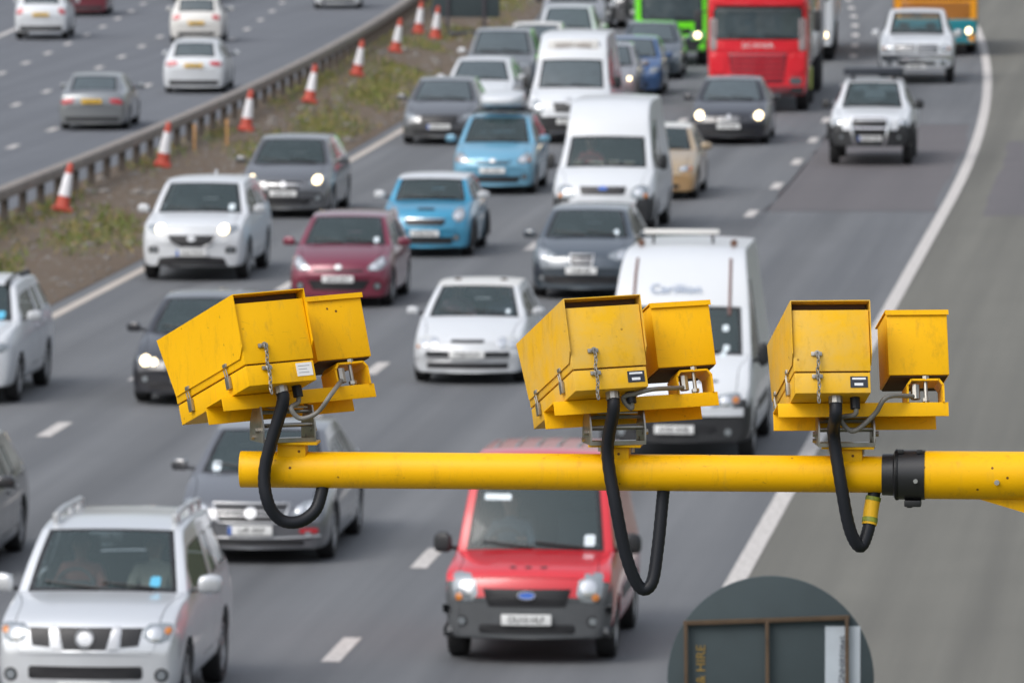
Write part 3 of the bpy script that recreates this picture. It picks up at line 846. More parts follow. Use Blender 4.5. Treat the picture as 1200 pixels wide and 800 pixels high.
def roof_line(root, t, name, pts, th, mat, up=.03, ends=False):
    out = []
    for x, y in pts:
        h = t.ray_cast(Vector((x, y, 6)), Vector((0, 0, -1)))
        if h[0]: out.append((x, y, h[0].z + up))
    bm = bmesh.new(); add_tube(bm, spline(out, 3) if len(out) > 2 else out, th, 8)
    if ends:
        for p in (out[0], out[-1], out[len(out) // 2]): add_box(bm, (p[0], p[1], p[2] - up * .5), (.06, .2, up + .02), bevel=.012)
    return finish(bm, name, mat, root, 50)
def aerial(root, t, x, y, mat=PLASTIC, fin=False):
    h = t.ray_cast(Vector((x, y, 6)), Vector((0, 0, -1)))
    if not h[0]: return
    bm = bmesh.new()
    if fin: add_box(bm, (x, y, h[0].z + .03), (.035, .16, .07), Matrix.Rotation(R(20), 3, 'X'), .012)
    else: add_tube(bm, [(x, y, h[0].z - .01), (x, y + .14, h[0].z + .35)], [.008, .004], 6)
    finish(bm, 'aerial', mat, root)
def face(root, t, lights=None, lit=False, bulbs=(), amber=(), grille=None, bars_=None, intake=None, fogs=(), plate=(.5, 'WK07 TRD'), band=False, badge=None, lamp=None, grille_mat=None, badge_mat=None):
    if lights: headlights(root, t, chaikin(lights, 1), lit, lamp or (LENS), bulbs, amber)
    if grille: feat(root, t, 'grille', grille, grille_mat or GRILLE, .012)
    if bars_: bars(root, t, 'grille_bar', *bars_)
    if intake: feat(root, t, 'air_intake', intake, GRILLE, .01)
    for x, z, r in fogs:
        for sg in (1, -1):
            o = finish(patch(t, circle(x * sg, z, r * 1.25), .004), 'fog_lamp', PLASTIC, root, 35); finish(patch(t, circle(x * sg, z, r * .8), .012), 'lamp_glass', LENS, o, 35)
    if badge:
        x, z, r, rz = badge
        feat(root, t, 'badge', circle(x, z, r, rz), badge_mat or SILVERTRIM, .022)
    if plate: add_plate(root, t, plate[0], plate[1], band=band)

# 1 silver SUV, bottom left
p, a = place(114, 838)
D1 = dims(SUV, L=4.74, W=1.85, H=1.80, foh=.90, wb=2.85, r=.37, zs=.3, cowl=(1.2, 1.20), yr=1.98, wr=.76, ws=.91, belt=(1.15, 1.2), nose=(.74, .98, 1.07), nw=(.72, .76, .78), bow=.17, rear=(4.55, 1.25), yT=4.2, tailz=1.1, yR=3.45, bulge=.04, ms=(.24, .13, .19), mz=1.24, seat=.72)
r1, t = car('suv', p, a, 'silver SUV with roof rails and a three part black grille, at the bottom left', 'car', D1, dict(body=P('silver')))
face(r1, t, [(.56, .84), (.80, .80), (.86, .97), (.80, 1.0), (.56, .995)], False, [(.68, .90, .07)], [(.80, .93, .035)], [(-.265, .965), (-.21, .755), (.21, .755), (.265, .965)], None, box_poly(-.56, .56, .465, .59), [(.74, .50, .055)], (.385, 'OE06 UTY'), badge=(0, .862, .075, .065))
feat(r1, t, 'grille', [(.355, .96), (.345, .775), (.52, .79), (.56, .96)], GRILLE, .012, True)
ring(r1, t, 'badge_ring', 0, .862, .082, .012, SILVERTRIM)
feat(r1, t, 'grille_strut', [(.275, .975), (.225, .75), (.325, .76), (.345, .975)], SILVERTRIM, .022, True)
feat(r1, t, 'bumper_step', box_poly(-.55, .55, .30, .34, .01), GREYPLASTIC, .01)
for sg in (1, -1): roof_line(r1, t, 'roof_rail', [(sg * .60, y) for y in (1.45, 1.9, 2.5, 3.1)], .030, SILVERTRIM, .085, True)
sticker(r1, t, .52, 1.28, .05, .045, STICKB)

# 2 red van
p, a = place(625, 768)
D2 = dims(SUV, L=4.28, W=1.80, H=2.04, foh=.85, wb=2.66, r=.315, zs=.27, cowl=(.98, 1.10), yr=1.62, wr=.79, ws=.91, belt=(1.06, 1.10), nose=(.70, .93, 1.0), nw=(.76, .80, .82), bow=.17, rear=(4.2, 1.15), yT=4.1, tailz=1.0, yR=3.5, van=True, roofw=.78, rim='steel', gap=.055, mz=1.14, ms=(.20, .12, .22), hdrop=.18, wg=.78, seat=.66)
r2, t = car('small_van', p, a, 'small red van with a ribbed roof and dark grey bumper, below the yellow arm', 'van', D2, dict(body=P('red'), bumper=GREYPLASTIC, mirror=PLASTIC, trim=PLASTIC))
face(r2, t, [(.50, .66), (.76, .63), (.80, .90), (.75, .955), (.54, .93)], False, [(.64, .80, .085)], [(.71, .70, .04)], [(-.46, .79), (-.40, .61), (.40, .61), (.46, .79)], None, box_poly(-.50, .50, .33, .42), [(.68, .45, .05)], (.475, 'OU10 HLF'), badge=(0, .725, .085, .035), badge_mat=BLUE)
ring(r2, t, 'badge_ring', 0, .725, .09, .008, SILVERTRIM, rz=.038)
feat(r2, t, 'bumper_corner', [(.70, .28), (.87, .28), (.885, .62), (.72, .60)], GREYPLASTIC, .006, True)
bars(r2, t, 'grille_bar', -.40, .40, (.65, .69), .012, PLASTIC, .012)
for i in range(6): roof_line(r2, t, 'roof_rib', [((i - 2.5) * .22, y) for y in (1.0, 1.8, 2.6, 3.1)], .016, P('red'), .004)
sticker(r2, t, .57, 1.19, .055, .055)
feat(r2, t, 'screen_label', box_poly(-.56, -.28, 1.58, 1.64, .01), STICK, .004, depth=.002)
for x in (-.16, .16, .0): feat(r2, t, 'washer_nozzle', box_poly(x - .035, x + .035, .985, 1.0, .006), PLASTIC, .01)
for sg in (1, -1):
    feat(r2, t, 'side_strip', [(.55, .55), (2.0, .55), (2.0, .68), (.55, .68)], GREYPLASTIC, .01, side=sg)

# 3 grey saloon behind the silver SUV
p, a = place(304, 652)
r3, t = car('saloon_car', p, a, 'dark grey saloon with a wide chrome grille, under the left end of the arm', 'car', dims(SALOON, W=1.83, nw=(.70, .74, .77), bow=.2), dict(body=P('steel'), mirror=P('grey')))
face(r3, t, [(.47, .545), (.74, .56), (.81, .70), (.76, .745), (.54, .70)], False, [(.57, .63, .05), (.69, .66, .05)], [], [(-.42, .68), (-.36, .50), (.36, .50), (.42, .68)], (-.40, .40, (.62, .57), .010, SILVERTRIM), box_poly(-.62, .62, .225, .29), [(.66, .35, .05)], (.40, 'L49 XKP'), True, (0, .60, .07, .07))
frame_line(r3, t, 'grille_surround', [(-.45, .70), (-.38, .485), (.38, .485), (.45, .70)], .011, SILVERTRIM, closed=True)
feat(r3, t, 'fog_lamp', box_poly(.56, .78, .36, .42), TAIL, .006)
frame_line(r3, t, 'bumper_trim', [(-.80, .33), (-.4, .31), (.4, .31), (.80, .33)], .012, SILVERTRIM)
sticker(r3, t, -.55, 1.02, .05, .05)

# 4 dark car leaving at the left edge
p, a = place(-100, 672)
r4, t = car('hatchback', p, a, 'near black hatchback cut off by the left edge, above the silver SUV', 'car', dims(HATCH, L=4.2, W=1.76, wb=2.6, r=.32, rear=(4.0, 1.04), yT=3.7), dict(body=P('black')))
face(r4, t, [(.5, .6), (.78, .64), (.8, .76), (.56, .72)], grille=box_poly(-.4, .4, .5, .62), plate=(.42, 'FJ09 LNE'))

# 5 silver estate at the left edge
p, a = place(-47, 469)
r5, t = car('estate_car', p, a, 'white estate car with roof rails cut off by the left edge of the picture', 'car', dims(SUV, L=4.5, W=1.80, H=1.66, r=.33, yR=3.3), dict(body=P('white'), trim=P('white')))
face(r5, t, [(.5, .72), (.8, .76), (.82, .9), (.56, .86)], grille=box_poly(-.4, .4, .6, .75), intake=box_poly(-.6, .6, .32, .45), plate=(.52, 'GN58 OUV'))
for sg in (1, -1): roof_line(r5, t, 'roof_rail', [(sg * .55, y) for y in (1.0, 1.7, 2.4, 2.9)], .022, PLASTIC, .05, True)
sticker(r5, t, .55, 1.2, .05, .05, STICKB)

# 6 dark saloon with lights on behind the left camera
p, a = place(232, 470)
r6, t = car('saloon_car', p, a, 'near black saloon with headlights on, mostly hidden behind the left yellow camera', 'car', dims(SALOON, W=1.81, nw=(.70, .74, .77)), dict(body=P('navy')))
face(r6, t, [(.45, .56), (.76, .58), (.80, .68), (.72, .71), (.5, .68)], True, [(.66, .635, .075), (.53, .62, .05)], [], box_poly(-.36, .36, .48, .64), None, box_poly(-.6, .6, .24, .34), [(.66, .38, .05)], (.40, 'YH12 BKO'))

# 7 white older hatchback
p, a = place(553, 446)
r7, t = car('hatchback', p, a, 'older white hatchback', 'car', dims(HATCH, L=4.1, W=1.69, H=1.40, foh=.82, r=.29, cowl=(1.05, .94), yr=1.78, wr=.71, nose=(.50, .62, .72), nw=(.68, .72, .76), belt=(.90, .94), rear=(3.8, 1.0), yT=3.3, ms=(.18, .10, .12), rim='steel'), dict(body=P('white'), roof=P('offwhite')))
r7['label'] = 'older white hatchback with round twin lamps and a slit grille, left of the middle camera'
face(r7, t, [(.40, .56), (.72, .52), (.78, .62), (.70, .70), (.48, .70)], False, [(.50, .62, .075), (.65, .60, .06)], [(.74, .55, .025)], box_poly(-.25, .25, .615, .66), None, box_poly(-.62, .62, .41, .485), [], (.45, 'T528 KLM'), badge=None, lamp=paint('worn lamp glass', (.55, .57, .57)))
feat(r7, t, 'bumper_strip', [(-.78, .335), (.78, .335), (.78, .40), (-.78, .40)], SILVERTRIM, .012)
feat(r7, t, 'lower_grille', box_poly(-.6, .6, .24, .32), GRILLE, .004)
sticker(r7, t, .5, 1.0, .03, .03)

# 8 maroon hatchback
p, a = place(402, 357)
r8, t = car('hatchback', p, a, 'maroon hatchback with large swept back headlamps, left of the blue and white hatchback', 'car', dims(HATCH, nose=(.55, .72, .82), cowl=(1.0, 1.0), r=.31), dict(body=P('maroon'), trim=P('maroon')))
face(r8, t, [(.44, .62), (.70, .60), (.79, .74), (.74, .86), (.56, .76)], False, [(.60, .68, .06), (.69, .75, .05)], [], box_poly(-.42, .42, .60, .635), None, [(-.52, .46), (-.42, .30), (.42, .30), (.52, .46)], [(.64, .36, .055)], (.48, 'EK59 ZRT'), badge=(0, .68, .06, .04))
sticker(r8, t, .52, 1.06, .04, .04)

# 9 blue hatchback with a white roof
p, a = place(502, 299)
r9, t = car('hatchback', p, a, 'small bright blue hatchback with a white roof and white mirrors', 'car', dims(HATCH, L=3.70, W=1.68, H=1.41, foh=.72, wb=2.47, r=.31, cowl=(.98, .99), yr=1.42, wr=.74, ws=.87, nose=(.52, .74, .86), nw=(.66, .70, .74), belt=(.97, 1.0), rear=(3.5, 1.05), yT=3.2, yR=2.8, yB=2.1), dict(body=P('blue'), roof=P('white'), mirror=P('white'), trim=CHROME))
face(r9, t, circle(.60, .76, .115, .125, 14), False, [(.60, .76, .075)], [], [(-.38, .66), (-.32, .58), (.32, .58), (.38, .66), (.3, .70), (-.3, .70)], (-.36, .36, (.70,), .012, CHROME), box_poly(-.50, .50, .25, .37), [(.56, .36, .05)], (.44, 'HV08 MNC'))
feat(r9, t, 'bonnet_scoop', [(-.16, .845), (.16, .845), (.14, .88), (-.14, .88)], GRILLE, .02)

for y in (0, 2.47):
    for sg in (1, -1):
        bm = bmesh.new(); pts = [(sg * .835, y + .375 * math.cos(k * math.pi / 12), .30 + .375 * math.sin(k * math.pi / 12)) for k in range(-1, 14)]
        add_tube(bm, pts, .035, 6); finish(bm, 'wheel_flare', PLASTIC, r9)

# 10 white crossover
p, a = place(232, 326)
r10, t = car('suv', p, a, 'white crossover with headlights on and a dark shield shaped grille, left lane beside the median', 'car', dims(SUV, W=1.84, H=1.67, nw=(.70, .75, .78)), dict(body=P('white')))
face(r10, t, [(.44, .85), (.66, .82), (.80, .90), (.78, .98), (.50, .95)], True, [(.55, .90, .085)], [], [(-.42, .80), (-.34, .68), (-.18, .60), (.18, .60), (.34, .68), (.42, .80)], (-.34, .34, (.74, .69), .012, PLASTIC), [(-.62, .27), (.62, .27), (.56, .41), (.25, .44), (-.25, .44), (-.56, .41)], [(.66, .55, .05)], (.50, 'LR62 PWX'), True, (0, .745, .075, .05))
feat(r10, t, 'lamp_pocket', box_poly(.58, .76, .49, .60), PLASTIC, .004, True)
frame_line(r10, t, 'grille_surround', [(-.42, .78), (-.34, .66), (-.18, .585), (.18, .585), (.34, .66), (.42, .78)], .014, SILVERTRIM)
aerial(r10, t, 0, 2.6, P('white'), True); sticker(r10, t, .55, 1.22, .05, .05)

# 11 dark grey saloon with lights on
p, a = place(338, 253)
r11, t = car('hatchback', p, a, 'dark grey hatchback with headlights on, right behind the white crossover', 'car', dims(HATCH, L=4.45, W=1.81, H=1.51, foh=.9, wb=2.69, r=.325, nose=(.56, .74, .83), cowl=(1.08, 1.02), yr=1.86, belt=(.98, 1.02), rear=(4.2, 1.05), yT=3.8, yR=3.2), dict(body=P('grey')))
face(r11, t, [(.46, .66), (.72, .66), (.83, .82), (.76, .85), (.56, .77)], True, [(.64, .745, .085)], [], [(-.36, .72), (-.28, .56), (.28, .56), (.36, .72)], (-.33, .33, (.66,), .035, SILVERTRIM), [(-.55, .40), (-.48, .27), (.48, .27), (.55, .40)], [(.66, .40, .07)], (.49, 'AP60 VGS'), badge=(0, .66, .06, .06))

# 12 sky blue hatchback with a roof box
p, a = place(581, 226)
r12, t = car('hatchback', p, a, 'sky blue tall hatchback carrying a white roof box', 'car', dims(HATCH, L=4.05, W=1.72, H=1.56, foh=.82, nose=(.58, .76, .85), cowl=(.92, 1.03), yr=1.66, belt=(1.0, 1.05), rear=(3.85, 1.1), yT=3.5), dict(body=P('sky')))
face(r12, t, [(.46, .66), (.72, .62), (.80, .78), (.74, .87), (.56, .80)], False, [(.62, .72, .07)], [(.74, .70, .03)], [(-.40, .70), (-.3, .62), (.3, .62), (.40, .70)], (-.36, .36, (.67,), .02, P('sky')), [(-.58, .38), (-.5, .26), (.5, .26), (.58, .38)], [(.64, .37, .05)], (.50, 'SF11 DYJ'), badge=(0, .70, .06, .04))
rb = empty('roof_box', p, (0, 0, a)); tag(rb, 'white roof box strapped on bars above the sky blue hatchback', 'roof box')
bm = bmesh.new(); bmesh.ops.create_cube(bm, size=1); bmesh.ops.subdivide_edges(bm, edges=bm.edges[:], cuts=5, use_grid_fill=True)
for v in bm.verts:
    q = v.co * 2; k = max(abs(q.x), abs(q.y), abs(q.z)); ln = (abs(q.x) ** 4 + abs(q.y) ** 4 + abs(q.z) ** 4) ** .25; q *= k / ln
    v.co = Vector((q.x * .44, q.y * .95 + 1.75, q.z * (.17 - .05 * max(0, -q.y)) + 1.82))
finish(bm, 'shell', P('white'), rb, 60)
bm = bmesh.new()
for y in (1.25, 2.2): add_tube(bm, [(-.58, y, 1.53), (-.5, y, 1.62), (.5, y, 1.62), (.58, y, 1.53)], .025, 8)
bars_o = finish(bm, 'roof_bars', PLASTIC, r12)

# 13 slate hatchback with a chrome ringed grille
p, a = place(686, 347)
r13, t = car('hatchback', p, a, 'slate grey hatchback with a chrome framed grille, in front of the tall white van', 'car', dims(HATCH, L=4.3, W=1.77, H=1.46, foh=.9, wb=2.58, r=.32, nose=(.54, .74, .82), cowl=(1.05, 1.0), yr=1.8, rear=(4.1, 1.04), yT=3.75, yR=3.1), dict(body=P('slate')))
face(r13, t, [(.40, .72), (.66, .62), (.80, .72), (.80, .84), (.70, .84), (.52, .79)], False, [(.66, .74, .065)], [], [(-.17, .73), (-.15, .58), (.15, .58), (.17, .73)], (-.15, .15, (.68, .63), .014, SILVERTRIM), box_poly(-.62, .62, .27, .40), [(.68, .36, .05)], (.49, 'KS08 EJB'))
frame_line(r13, t, 'grille_surround', [(-.20, .755), (-.17, .555), (.17, .555), (.20, .755)], .013, SILVERTRIM, closed=True)
sticker(r13, t, .5, 1.06, .04, .04)

# 14 white high roof van behind the middle camera
p, a = place(795, 537)
D14 = dims(VAN, L=5.4, W=2.06, H=2.70, foh=.86, wb=3.5, cowl=(.92, 1.38), yr=1.42, hdrop=.72, hdr=[(1.60, 2.24, .85), (1.90, 2.56, .81), (2.25, 2.68, .78)], roofw=.77, wr=.87, ws=.92, nose=(.66, .92, 1.06), nw=(.72, .76, .80), rear=(5.3, 1.3), yT=5.2, yR=4.7)
r14, t = car('panel_van', p, a, 'white high roof van with roof bar and black bumper, partly hidden by the middle camera', 'van', D14, dict(body=P('white'), roof=P('white'), bumper=PLASTIC, mirror=PLASTIC, trim=PLASTIC))
face(r14, t, [(.40, .76), (.84, .76), (.88, .90), (.80, .945), (.46, .885)], False, [(.52, .82, .06), (.67, .83, .065)], [(.80, .84, .045)], [(-.40, .885), (-.38, .78), (.38, .78), (.40, .885)], (-.40, .40, (.83,), .03, PLASTIC), box_poly(-.55, .55, .42, .52), [(.70, .42, .06)], (.46, 'AV05 XHB'))
feat(r14, t, 'bumper_band', [(-.90, .63), (.90, .63), (.90, .735), (-.90, .735)], P('white'), .012)
feat(r14, t, 'bonnet_vent', box_poly(.28, .56, 1.06, 1.085, .008), PLASTIC, .008, True)
h = t.ray_cast(Vector((-.1, -6, 2.19)), Vector((0, 1, 0)))
lt = obj('roof_lettering', text_mesh('Carillion', .20), plain('faded blue lettering', (.26, .33, .45), .6), r14); lt.location = (-.08, h[0].y - .03, 2.19); lt.rotation_euler = (R(-38), 0, 0)
for sg in (1, -1):
    frame_line(r14, t, 'roof_seam', [(sg * .64, 1.86), (sg * .635, 2.12), (sg * .63, 2.38), (sg * .62, 2.56)], .02, plain('seam sealant', (.16, .09, .08), .8), .004)
    roof_line(r14, t, 'rack_foot', [(sg * .62, 1.75), (sg * .62, 1.85)], .05, plain('rusty bracket', (.13, .07, .05), .8), .05)
bm = bmesh.new(); add_box(bm, (-.12, 2.4, 2.84), (1.02, .12, .07), bevel=.025)
for x in (-.5, .3): add_tube(bm, [(x, 2.4, 2.82), (x, 2.4, 2.62)], .02, 6)
finish(bm, 'roof_bar', P('offwhite'), r14)
for x, z in ((.60, 1.70), (.58, 1.38), (.62, 1.45)): sticker(r14, t, x, z, .04, .04)
for sg in (1, -1): feat(r14, t, 'side_rub_strip', [(.5, .62), (2.6, .62), (2.6, .74), (.5, .74)], PLASTIC, .012, side=sg)

# 15 white van with a tall domed roof
p, a = place(710, 275)
r15, t = car('panel_van', p, a, 'plain white van with a tall domed front above a wide windscreen, centre of the traffic', 'van', dims(VAN, W=1.97, H=2.48, hdrop=.66, hdr=[(1.62, 2.20, .76), (2.0, 2.44, .76)], cowl=(.85, 1.28), yr=1.45, wr=.80, ws=.88), dict(body=P('white'), bumper=PLASTIC, mirror=PLASTIC))
face(r15, t, [(.50, .72), (.84, .72), (.86, .95), (.70, .98), (.54, .93)], False, [(.68, .84, .08)], [(.80, .78, .04)], [(-.44, .95), (-.40, .80), (.40, .80), (.44, .95)], (-.40, .40, (.88, .84), .014, PLASTIC), box_poly(-.6, .6, .36, .48), [], (.55, 'BD55 NKU'), badge=(0, .92, .09, .04), badge_mat=BLUE)
bm = bmesh.new()
for x, y, z, sx, sz in ((-.55, .70, 1.33, .16, .08), (-.2, .72, 1.33, .3, .05), (.12, .70, 1.335, .22, .07), (.4, .72, 1.33, .2, .05)): add_box(bm, (x, y - .35, z), (sx, .12, sz), Matrix.Rotation(x, 3, 'Z'), .012)
finish(bm, 'dashboard_papers', plain('papers and cups', (.5, .42, .34), .7, vary=.5, scale=9), r15)

# 16 beige car right of the white van
p, a = place(770, 232)
r16, t = car('saloon_car', p, a, 'beige gold saloon showing past the right side of the plain white van', 'car', dims(SALOON, W=1.70, L=4.4, H=1.43, foh=.85, rear=(4.0, 1.02), deck=(4.25, 1.0), yT=3.45, yR=3.15), dict(body=P('beige'), roof=P('offwhite'), mirror=P('beige'), bumper=paint('amber tan bumper paint', (.42, .25, .10))))
face(r16, t, [(.46, .58), (.74, .58), (.78, .70), (.5, .68)], False, [(.58, .63, .05)], [(.72, .63, .04)], box_poly(-.36, .36, .56, .66), None, box_poly(-.5, .5, .24, .32), [], (.43, 'R716 GDA'))

# 17 white van with a sign above the windscreen
p, a = place(669, 167)
r17, t = car('panel_van', p, a, 'tall white van with a lettered box over its windscreen, behind the plain white van', 'van', dims(VAN, W=1.95, H=2.45, hdrop=.58, cowl=(.80, 1.25), yr=1.42, hdr=[(1.56, 2.14, .79), (1.85, 2.36, .77)], wr=.80, ws=.88), dict(body=P('white'), bumper=PLASTIC, mirror=PLASTIC), near=False)
face(r17, t, [(.54, .70), (.82, .74), (.84, .98), (.72, 1.0), (.58, .88)], False, [(.70, .84, .07)], [], [(-.36, .94), (-.30, .72), (.30, .72), (.36, .94)], (-.30, .30, (.88, .82, .77), .014, PLASTIC), box_poly(-.6, .6, .36, .46), [], (.52, 'NX10 FCE'), badge=(0, .98, .08, .08))
h = t.ray_cast(Vector((0, -6, 2.18)), Vector((0, 1, 0)))
bm = bmesh.new(); add_box(bm, (0, h[0].y + .06, 2.17), (1.16, .22, .24), Matrix.Rotation(R(-10), 3, 'X'), .03)
so = finish(bm, 'sign_box', P('offwhite'), r17)
lt = obj('sign_lettering', text_mesh('GEIST HIRE', .17), plain('brown lettering', (.20, .15, .12), .6), so); lt.location = (0, h[0].y - .075, 2.17); lt.rotation_euler = (R(-10), 0, 0)

far_list = [
 # name, px, py, D, paints, label, feature options
 ('saloon_car', 518, 168, dims(SALOON, W=1.76, H=1.44), dict(body=P('grey')), 'dark grey saloon with a wide grille ahead of the sky blue hatchback', dict(lights=[(.5, .58), (.78, .60), (.80, .71), (.56, .70)], grille=box_poly(-.42, .42, .50, .68), intake=box_poly(-.6, .6, .24, .36), plate=(.42, 'MW04 SAL'), band=True)),
 ('estate_car', 562, 142, dims(ESTATE, W=1.76), dict(body=P('white')), 'white estate car tucked behind the dark grey saloon', dict(lights=[(.5, .6), (.76, .62), (.8, .72), (.55, .7)], grille=box_poly(-.4, .4, .52, .64), plate=(.42, 'DE06 YOX'))),
 ('suv', 587, 115, dims(SUV, W=1.86, H=1.72), dict(body=P('pewter'), mirror=P('white')), 'grey SUV with a dark windscreen, behind the white estate car', dict(lights=[(.54, .8), (.8, .82), (.82, .94), (.56, .93)], grille=box_poly(-.42, .42, .70, .90), intake=box_poly(-.6, .6, .34, .5), plate=(.56, 'RJ61 TMV'))),
 ('hatchback', 627, 93, dims(HATCH, W=1.75), dict(body=P('offwhite')), 'off white hatchback left of the lettered van, behind the grey SUV', dict(lights=[(.5, .64), (.78, .66), (.8, .78), (.56, .76)], grille=box_poly(-.4, .4, .5, .6), plate=(.45, 'CV09 HKD'))),
 ('estate_car', 664, 75, dims(ESTATE, W=1.80, H=1.58), dict(body=P('silver')), 'pale silver estate car showing above the lettered van', dict(lights=[(.5, .6), (.76, .62), (.8, .72), (.55, .7)], grille=box_poly(-.4, .4, .52, .64), plate=(.42, 'PL57 EAR'))),
 ('panel_van', 672, 52, dims(VAN, W=1.93, H=2.0, hdrop=.28, hdr=[(1.75, 1.93, .76)]), dict(body=P('lightgrey'), roof=P('white'), mirror=PLASTIC), 'pale van at the top edge behind the silver estate car', dict(lights=[(.54, .74), (.84, .76), (.84, .95), (.6, .93)], grille=box_poly(-.4, .4, .76, .92), plate=(.5, 'VO53 BTW'))),
 ('suv', 698, 33, dims(SUV, W=1.78, H=1.6), dict(body=P('white'), bumper=PLASTIC), 'white SUV at the top edge, left of the lime green truck', dict(lights=[(.54, .8), (.8, .82), (.82, .94), (.56, .93)], grille=box_poly(-.42, .42, .66, .82), plate=(.52, 'EU12 RGK'))),
 ('suv', 741, 33, dims(SUV, W=1.78, H=1.7), dict(body=P('grey')), 'dark grey SUV at the top edge, half hidden by the lime green truck', dict(lights=[(.54, .8), (.8, .82), (.82, .94), (.56, .93)], grille=box_poly(-.42, .42, .66, .82), plate=(.52, 'SD60 OHC'))),
 ('hatchback', 709, 123, dims(HATCH, W=1.74, H=1.5), dict(body=P('lightgrey')), 'light grey hatchback mostly hidden by the lettered white van', dict(lights=[(.46, .62), (.74, .62), (.8, .76), (.56, .76)], lit=True, bulbs=[(.64, .68, .05)], grille=box_poly(-.4, .4, .5, .6), plate=(.44, 'GF08 NSL'))),
 ('hatchback', 738, 112, dims(HATCH, W=1.75, L=4.2, rear=(3.95, 1.02), yT=3.6), dict(body=P('royal')), 'royal blue hatchback right of the lettered white van', dict(lights=[(.5, .62), (.76, .62), (.8, .76), (.56, .74)], grille=box_poly(-.42, .42, .56, .66), intake=box_poly(-.5, .5, .26, .36), plate=(.45, 'KP54 WZE'))),
 ('saloon_car', 762, 92, dims(SALOON, W=1.76, H=1.48), dict(body=P('slate')), 'slate grey saloon in front of the lime green truck', dict(lights=[(.5, .58), (.76, .60), (.8, .72), (.55, .7)], grille=box_poly(-.4, .4, .52, .64), intake=box_poly(-.6, .6, .25, .34), plate=(.42, 'BN07 CVL'))),
 ('saloon_car', 856, 168, dims(SALOON, W=1.80, nw=(.70, .74, .77)), dict(body=P('navy')), 'dark blue grey saloon with headlights on, in front of the red lorry', dict(lights=[(.48, .60), (.76, .60), (.82, .72), (.72, .74), (.54, .70)], lit=True, bulbs=[(.67, .665, .095)], grille=[(-.32, .68), (-.26, .50), (.26, .50), (.32, .68)], bars_=(-.26, .26, (.63, .58, .54), .014, SILVERTRIM), intake=box_poly(-.6, .6, .24, .36), plate=(.43, 'LF10 XAD'), badge=(0, .65, .05, .05))),
]
for nm, px, py, D, pm, lb, ft in far_list:
    p, a = place(px, py)
    r_, t = car(nm, p, a, lb, 'van' if nm == 'panel_van' else 'car', D, pm, near=False)
    face(r_, t, **ft)

# ---- pick-ups: a cab from the same builder and a load bed
def pickup(px, py, label, W, H, pm, D, ft, bed_z=1.0, L=5.2):
    p, a = place(px, py)
    r_, t = car('pickup_truck', p, a, label, 'pickup truck', D, pm, near=True)
    foh = D['foh']; hw = W / 2; y0 = D['L'] - foh + .03; y1 = L - foh
    bm = bmesh.new()
    for sg in (1, -1): add_box(bm, (sg * (hw - .06), (y0 + y1) / 2, (bed_z + .52) / 2 + .12), (.10, y1 - y0, bed_z - .5), bevel=.03)
    add_box(bm, (0, y1 - .05, (bed_z + .52) / 2 + .12), (W - .26, .09, bed_z - .5), bevel=.03)
    finish(bm, 'load_bed', pm['body'], r_)
    bm = bmesh.new(); add_box(bm, (0, (y0 + y1) / 2, .58), (W - .24, y1 - y0 - .02, .1)); finish(bm, 'bed_floor', PLASTIC, r_)
    add_wheels(r_, (D['wb2'],), hw - .02, D['r'], .24, D.get('rim', 'five'))
    face(r_, t, **ft)
    return r_, t, p, a
CABD = dims(SUV, L=3.75, W=1.83, H=1.78, foh=.92, wb=0, r=.38, zs=.42, cowl=(1.25, 1.22), yr=1.95, wr=.67, ws=.82, belt=(1.18, 1.2), nose=(.78, 1.0, 1.1), nw=(.64, .70, .74), yB=2.5, yR=3.2, yT=3.55, rear=(3.66, 1.22), tailz=1.05, quarter=False, gap=.09, ms=(.2, .12, .2), mz=1.27, wb2=2.9)
r27, t, p27, a27 = pickup(1021, 192, 'white pickup with a black light bar on its roof and a chrome bull bar', 1.83, 1.78, dict(body=P('white'), bumper=PLASTIC, mirror=PLASTIC), dims(CABD, wb=2.9),
    dict(lights=[(.58, .86), (.80, .86), (.82, 1.0), (.6, .99)], bulbs=[(.68, .93, .05)], grille=box_poly(-.42, .42, .78, .98), plate=(.60, 'WR06 LBN'), band=True, fogs=[(.62, .62, .05)]))
bm = bmesh.new()
for sg in (1, -1): add_tube(bm, spline([(sg * .30, -1.0, .42), (sg * .36, -1.1, .62), (sg * .40, -1.06, .95), (sg * .33, -1.02, 1.06)], 5), .034, 8)
add_tube(bm, [(-.33, -1.02, 1.06), (.33, -1.02, 1.06)], .034, 8); add_tube(bm, [(-.39, -1.07, .82), (.39, -1.07, .82)], .024, 8)
finish(bm, 'bull_bar', CHROME, r27)
bm = bmesh.new(); add_box(bm, (0, 1.35, 1.95), (1.30, .5, .17), bevel=.04)
for x in (-.45, .45): add_box(bm, (x, 1.35, 1.83), (.06, .2, .16))
finish(bm, 'light_bar', plain('black light bar', (.03, .035, .045), .3), r27)
for sg in (1, -1): feat(r27, t, 'wing_trim', [(.60, .44), (.89, .44), (.90, .80), (.62, .76)], PLASTIC, .008, sg > 0) if sg > 0 else None
for sg in (1, -1):
    bm = bmesh.new(); add_box(bm, (sg * .88, 0, .86), (.14, .98, .10), bevel=.03); add_box(bm, (sg * .88, -.46, .7), (.14, .12, .34), bevel=.03); add_box(bm, (sg * .88, .46, .7), (.14, .12, .34), bevel=.03)
    finish(bm, 'wheel_flare', PLASTIC, r27)
